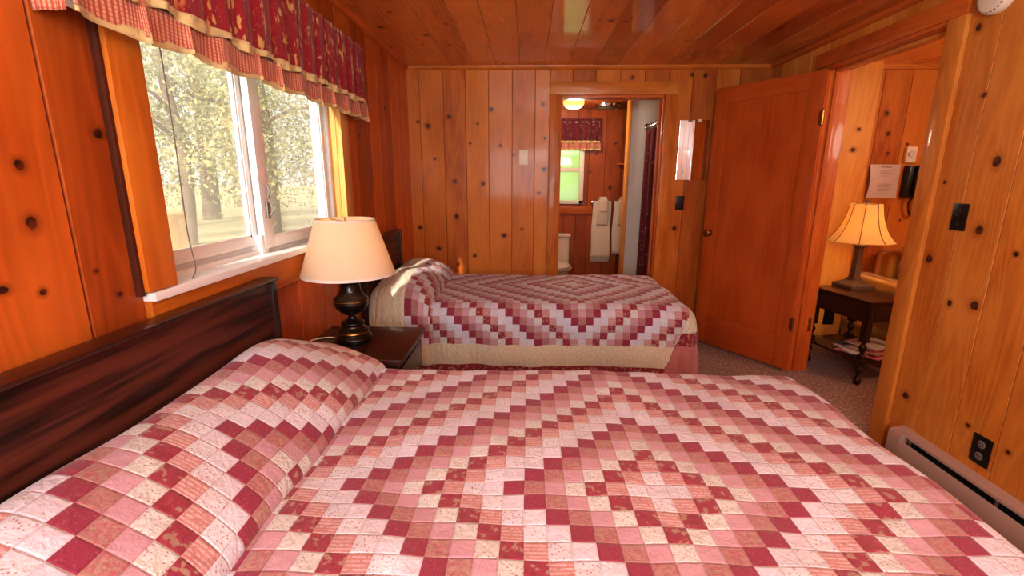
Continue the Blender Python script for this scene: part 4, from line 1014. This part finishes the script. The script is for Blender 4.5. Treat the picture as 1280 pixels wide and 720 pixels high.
t = thing('ceiling_light', 'glowing round globe ceiling light in the bathroom', 'light fixture', (.422, 4.74, BTH))
b = B(); lathe(b, [(.085, 0), (.085, -.012), (.075, -.016)], (.422, 4.74, BTH-.001), 32); obj('base', b, M('brass'), t)
b = B(); lathe(b, smprof([(.075, -.014), (.095, -.03), (.098, -.055), (.075, -.085), (.035, -.10), (0, -.103)], 4), (.422, 4.74, BTH), 32); obj('globe', b, M('globe'), t)
t = thing('ceiling_fan_vent', 'round metal ventilation fan cover on the bathroom ceiling', 'vent', (.80, 5.12, BTH))
b = B(); lathe(b, [(.125, 0), (.13, -.01), (.125, -.03), (.11, -.04), (0, -.042)], (.80, 5.12, BTH-.001), 40); obj('housing', b, M('chrome'), t)
b = B()
for r in (.03, .055, .08, .1): lathe(b, [(r, -.044), (r+.006, -.049), (r+.012, -.044)], (.80, 5.12, BTH), 40, cap=False)
obj('grille', b, M('bronze'), t)

t = thing('toilet', 'ivory toilet partly visible at the left of the bathroom doorway', 'toilet', (.27, 5.1, 0))
b = B(); box(b, .08, .475, 5.30, 5.47, .36, .71, .03, seg=4); obj('tank', b, M('porcelain'), t, angle=60)
b = B(); box(b, .07, .487, 5.285, 5.475, .705, .74, .012, seg=3); tl_ = obj('tank_lid', b, M('porcelain'), t, angle=60)
def ell(b, prof, c, ex_=1.25, seg=36):
    rings = []
    for r, z in prof: rings.append([b.verts.new((c[0]+r*math.cos(2*PI*i/seg), c[1]+r*ex_*math.sin(2*PI*i/seg), z)) for i in range(seg)])
    for A, C in zip(rings, rings[1:]):
        for i in range(seg): b.faces.new((A[i], A[(i+1) % seg], C[(i+1) % seg], C[i]))
    b.faces.new(rings[0][::-1]); b.faces.new(rings[-1])
b = B(); ell(b, smprof([(.13, 0), (.125, .05), (.10, .15), (.12, .22), (.17, .32), (.185, .37), (.185, .39), (.02, .39)], 3), (.278, 5.07)); obj('bowl', b, M('porcelain'), t, angle=60)
b = B(); ell(b, smprof([(.18, .392), (.195, .40), (.195, .412), (.02, .414)], 3), (.278, 5.07)); obj('seat', b, M('porcelain'), t, angle=50)
b = B(); ell(b, smprof([(.18, .416), (.194, .422), (.19, .436), (.15, .444), (.0, .446)], 3), (.278, 5.07)); obj('lid', b, M('porcelain'), t, angle=50)
b = B(); box(b, .12, .17, 5.285, 5.30, .63, .645, .003); obj('flush_lever', b, M('chrome'), t)

# ------------------------------------------------------------------ unseen ceiling light added behind the camera as fill
t = thing('ceiling_light', 'frosted round ceiling light added at the unseen end of the bedroom', 'light fixture', (.45, -.35, H))
b = B(); lathe(b, [(.16, 0), (.16, -.015), (.15, -.02)], (.45, -.35, H-.001), 40); obj('base', b, M('brass'), t)
b = B(); lathe(b, smprof([(.15, -.018), (.155, -.04), (.12, -.075), (.05, -.095), (0, -.098)], 4), (.45, -.35, H), 40); obj('diffuser', b, M('globe'), t)

# ------------------------------------------------------------------ outdoors
b = B(); box(b, -.9, 3.2, -4.2, YF-.03, 2.25, 2.35); struct('sun_blocker', b, M('siding'), smooth=False)  # unseen slab added to keep sun out of the front window
b = B(); box(b, -60, XL-.14, -20, 70, .15, .25); g = struct('ground', b, M('ground'), smooth=False)
def tree(label, x, y, hgt, rad, nleaf, trunk_r=.12, zbase=.25, cbase=.95):
    t = thing('tree', label, 'tree', (x, y, zbase), 0, 'trees outside the window')
    b = B(); pts = smoothcurve([(x, y, zbase), (x+.05, y+.08, zbase+hgt*.35), (x-.08, y, zbase+hgt*.7), (x, y, zbase+hgt)], 4)
    tube(b, pts, [trunk_r*(1.15-.9*i/len(pts)) for i in range(len(pts))], 12)
    for k in range(9):
        z = zbase+hgt*random.uniform(.3, .85); a = random.uniform(0, 2*PI); L = rad*random.uniform(.5, .9)
        tube(b, [(x, y, z), (x+L*.5*math.cos(a), y+L*.5*math.sin(a), z+.25*L), (x+L*math.cos(a), y+L*math.sin(a), z+.3*L)], [.04, .025, .008], 6)
    obj('trunk', b, M('bark'), t)
    # clustered leaves
    nc = 40; cl = []
    for _ in range(nc):
        a = rng.uniform(0, 2*PI); q = rad*math.sqrt(rng.uniform(.05, 1)); z = zbase+cbase+(hgt*1.1-cbase)*rng.uniform(0, 1)
        cl.append((x+q*math.cos(a), y+q*math.sin(a), z))
    cl = np.array(cl); idx = rng.integers(0, nc, nleaf); P = cl[idx]+rng.normal(0, rad*.17, (nleaf, 3))
    A = rng.normal(size=(nleaf, 3)); A /= np.linalg.norm(A, axis=1)[:, None]
    Bv = np.cross(A, rng.normal(size=(nleaf, 3))); Bv /= np.linalg.norm(Bv, axis=1)[:, None]
    sz = rng.uniform(.03, .06, nleaf)[:, None]
    Vv = np.stack([P-A*sz, P+Bv*sz*.5, P+A*sz, P-Bv*sz*.5], 1).reshape(-1, 3)
    me_f = [(4*i, 4*i+1, 4*i+2, 4*i+3) for i in range(nleaf)]
    obj('foliage', ([tuple(v) for v in Vv], me_f), M('leaf'), t, smooth=False, wc=False)
TL = [('leafy tree close outside the left window pane', -5.6, 7.6, 4.2, 1.5, 9000, .10), ('leafy tree behind the close one with a pale broad trunk', -5.2, 9.2, 6., 2.0, 9000, .26),
      ('tall tree seen through the right window pane', -4.4, 10.6, 6., 2.0, 9000, .15), ('bushy tree at the far left of the view outside', -8.5, 8.4, 6., 2.2, 9000, .15),
      ('tree farther back seen through the left pane', -8.5, 12.5, 7.5, 2.8, 9000, .2), ('tree farther back seen through the right pane', -6.6, 15.5, 8., 3., 9000, .2),
      ('distant tree rising behind the others', -11., 18., 9., 3.6, 9000, .25)]
for a in TL: tree(a[0], a[1], a[2], a[3], a[4], a[5], a[6])
t = thing('tree_stump', 'sunlit cut tree stump standing on the ground outside the left pane', 'stump', (-4.9, 6.2, .25))
b = B(); lathe(b, [(.34, 0), (.28, .1), (.25, .3), (.25, .62), (.23, .64)], (-4.9, 6.2, .25), 28)
for v in b.verts: a = math.atan2(v.co.y-6.2, v.co.x+4.9); k = 1+.06*math.sin(5*a)+.03*math.sin(11*a); v.co.x = -4.9+(v.co.x+4.9)*k; v.co.y = 6.2+(v.co.y-6.2)*k
obj('trunk', b, M('stump'), t)

# ------------------------------------------------------------------ lights
def light(name, kind, loc, energy, color, size=None, sy=None, rot=None, radius=None, **kw):
    l = bpy.data.lights.new(name, kind); l.energy = energy; l.color = color
    if kind == 'AREA':
        l.shape = 'RECTANGLE'; l.size = size; l.size_y = sy or size
    if radius is not None: l.shadow_soft_size = radius
    o = bpy.data.objects.new(name, l); COL.objects.link(o); o.location = loc
    if rot: o.rotation_euler = rot
    return o
def aim(o, d): o.rotation_euler = Vector(d).to_track_quat('-Z', 'Y').to_euler()
sun = light('sun', 'SUN', (-3, -5, 5), 7, (1, .95, .86)); sun.data.angle = .02; aim(sun, (.2, .85, -.5))
a = light('front_window_daylight', 'AREA', (-.15, YF+.06, 1.45), 40, (.8, .92, 1), 1.2, .88); aim(a, (0, 1, .18))
a = light('window_sky_portal', 'AREA', (XL-.14, (WY0+WY1)/2, 1.5), 1, (1, 1, 1), 1.22, .86); aim(a, (1, 0, 0)); a.data.cycles.is_portal = True
light('bedroom_fill_bulb', 'POINT', (.45, -.35, H-.16), 12, (.95, .95, 1), radius=.14)  # added fill under the invented bedroom fixture
a = light('bedroom_upward_fill', 'AREA', (.5, -.45, 1.75), 34, (.86, .95, 1), 1.0, .8); aim(a, (0, .25, 1))  # unseen fill added to brighten the bedroom ceiling
a = light('bedroom_overhead_fill', 'AREA', (.5, -.4, H-.02), 50, (.82, .94, 1), 2.4, 1.6); aim(a, (0, .35, -1))  # broad soft fill added out of view, no real fixture
light('nightstand_lamp_bulb', 'POINT', (-.768, 1.965, LZ+.42), 3.4, (1, .8, .55), radius=.03)
light('end_table_lamp_bulb', 'POINT', (2.385, 3.44, z0+.44), 20, (1, .76, .42), radius=.03)
light('bathroom_bulb', 'POINT', (.422, 4.74, BTH-.16), 16, (1, .88, .7), radius=.07)
light('next_room_light', 'POINT', (3.2, 2.0, 1.9), 36, (1, .92, .8), radius=.2)
a = light('bathroom_window_daylight', 'AREA', (.34, BTY+.15, 1.45), .6, (.95, 1, .82), .5, .65); aim(a, (0, -1, 0))

w = bpy.data.worlds.new('sky'); scene.world = w; w.use_nodes = True
bg = w.node_tree.nodes['Background']; bg.inputs[0].default_value = (.92, .96, 1., 1); bg.inputs[1].default_value = .95

# ------------------------------------------------------------------ camera
F_, YAW, PIT, ROL, ZC = 587.8246, -.0328, .2284, .0037, 1.3443
cy, sy = math.cos(YAW), math.sin(YAW); cp, sp = math.cos(PIT), math.sin(PIT)
f0 = Vector((sy, cy, 0)); r0 = Vector((cy, -sy, 0)); up = Vector((0, 0, 1))
fw = f0*cp-up*sp; uu = f0*sp+up*cp
rr = r0*math.cos(ROL)+uu*math.sin(ROL); u2 = -r0*math.sin(ROL)+uu*math.cos(ROL)
cam = bpy.data.cameras.new('camera'); co = bpy.data.objects.new('camera', cam); COL.objects.link(co)
cam.sensor_width = 36; cam.lens = F_/1280*36; cam.clip_start = .05
mm = Matrix((rr, u2, -fw)).transposed().to_4x4(); mm.translation = (0, 0, ZC); co.matrix_world = mm
scene.camera = co
scene.view_settings.view_transform = 'Standard'
scene.view_settings.look = 'None'
scene.view_settings.exposure = .2
scene.view_settings.gamma = .88
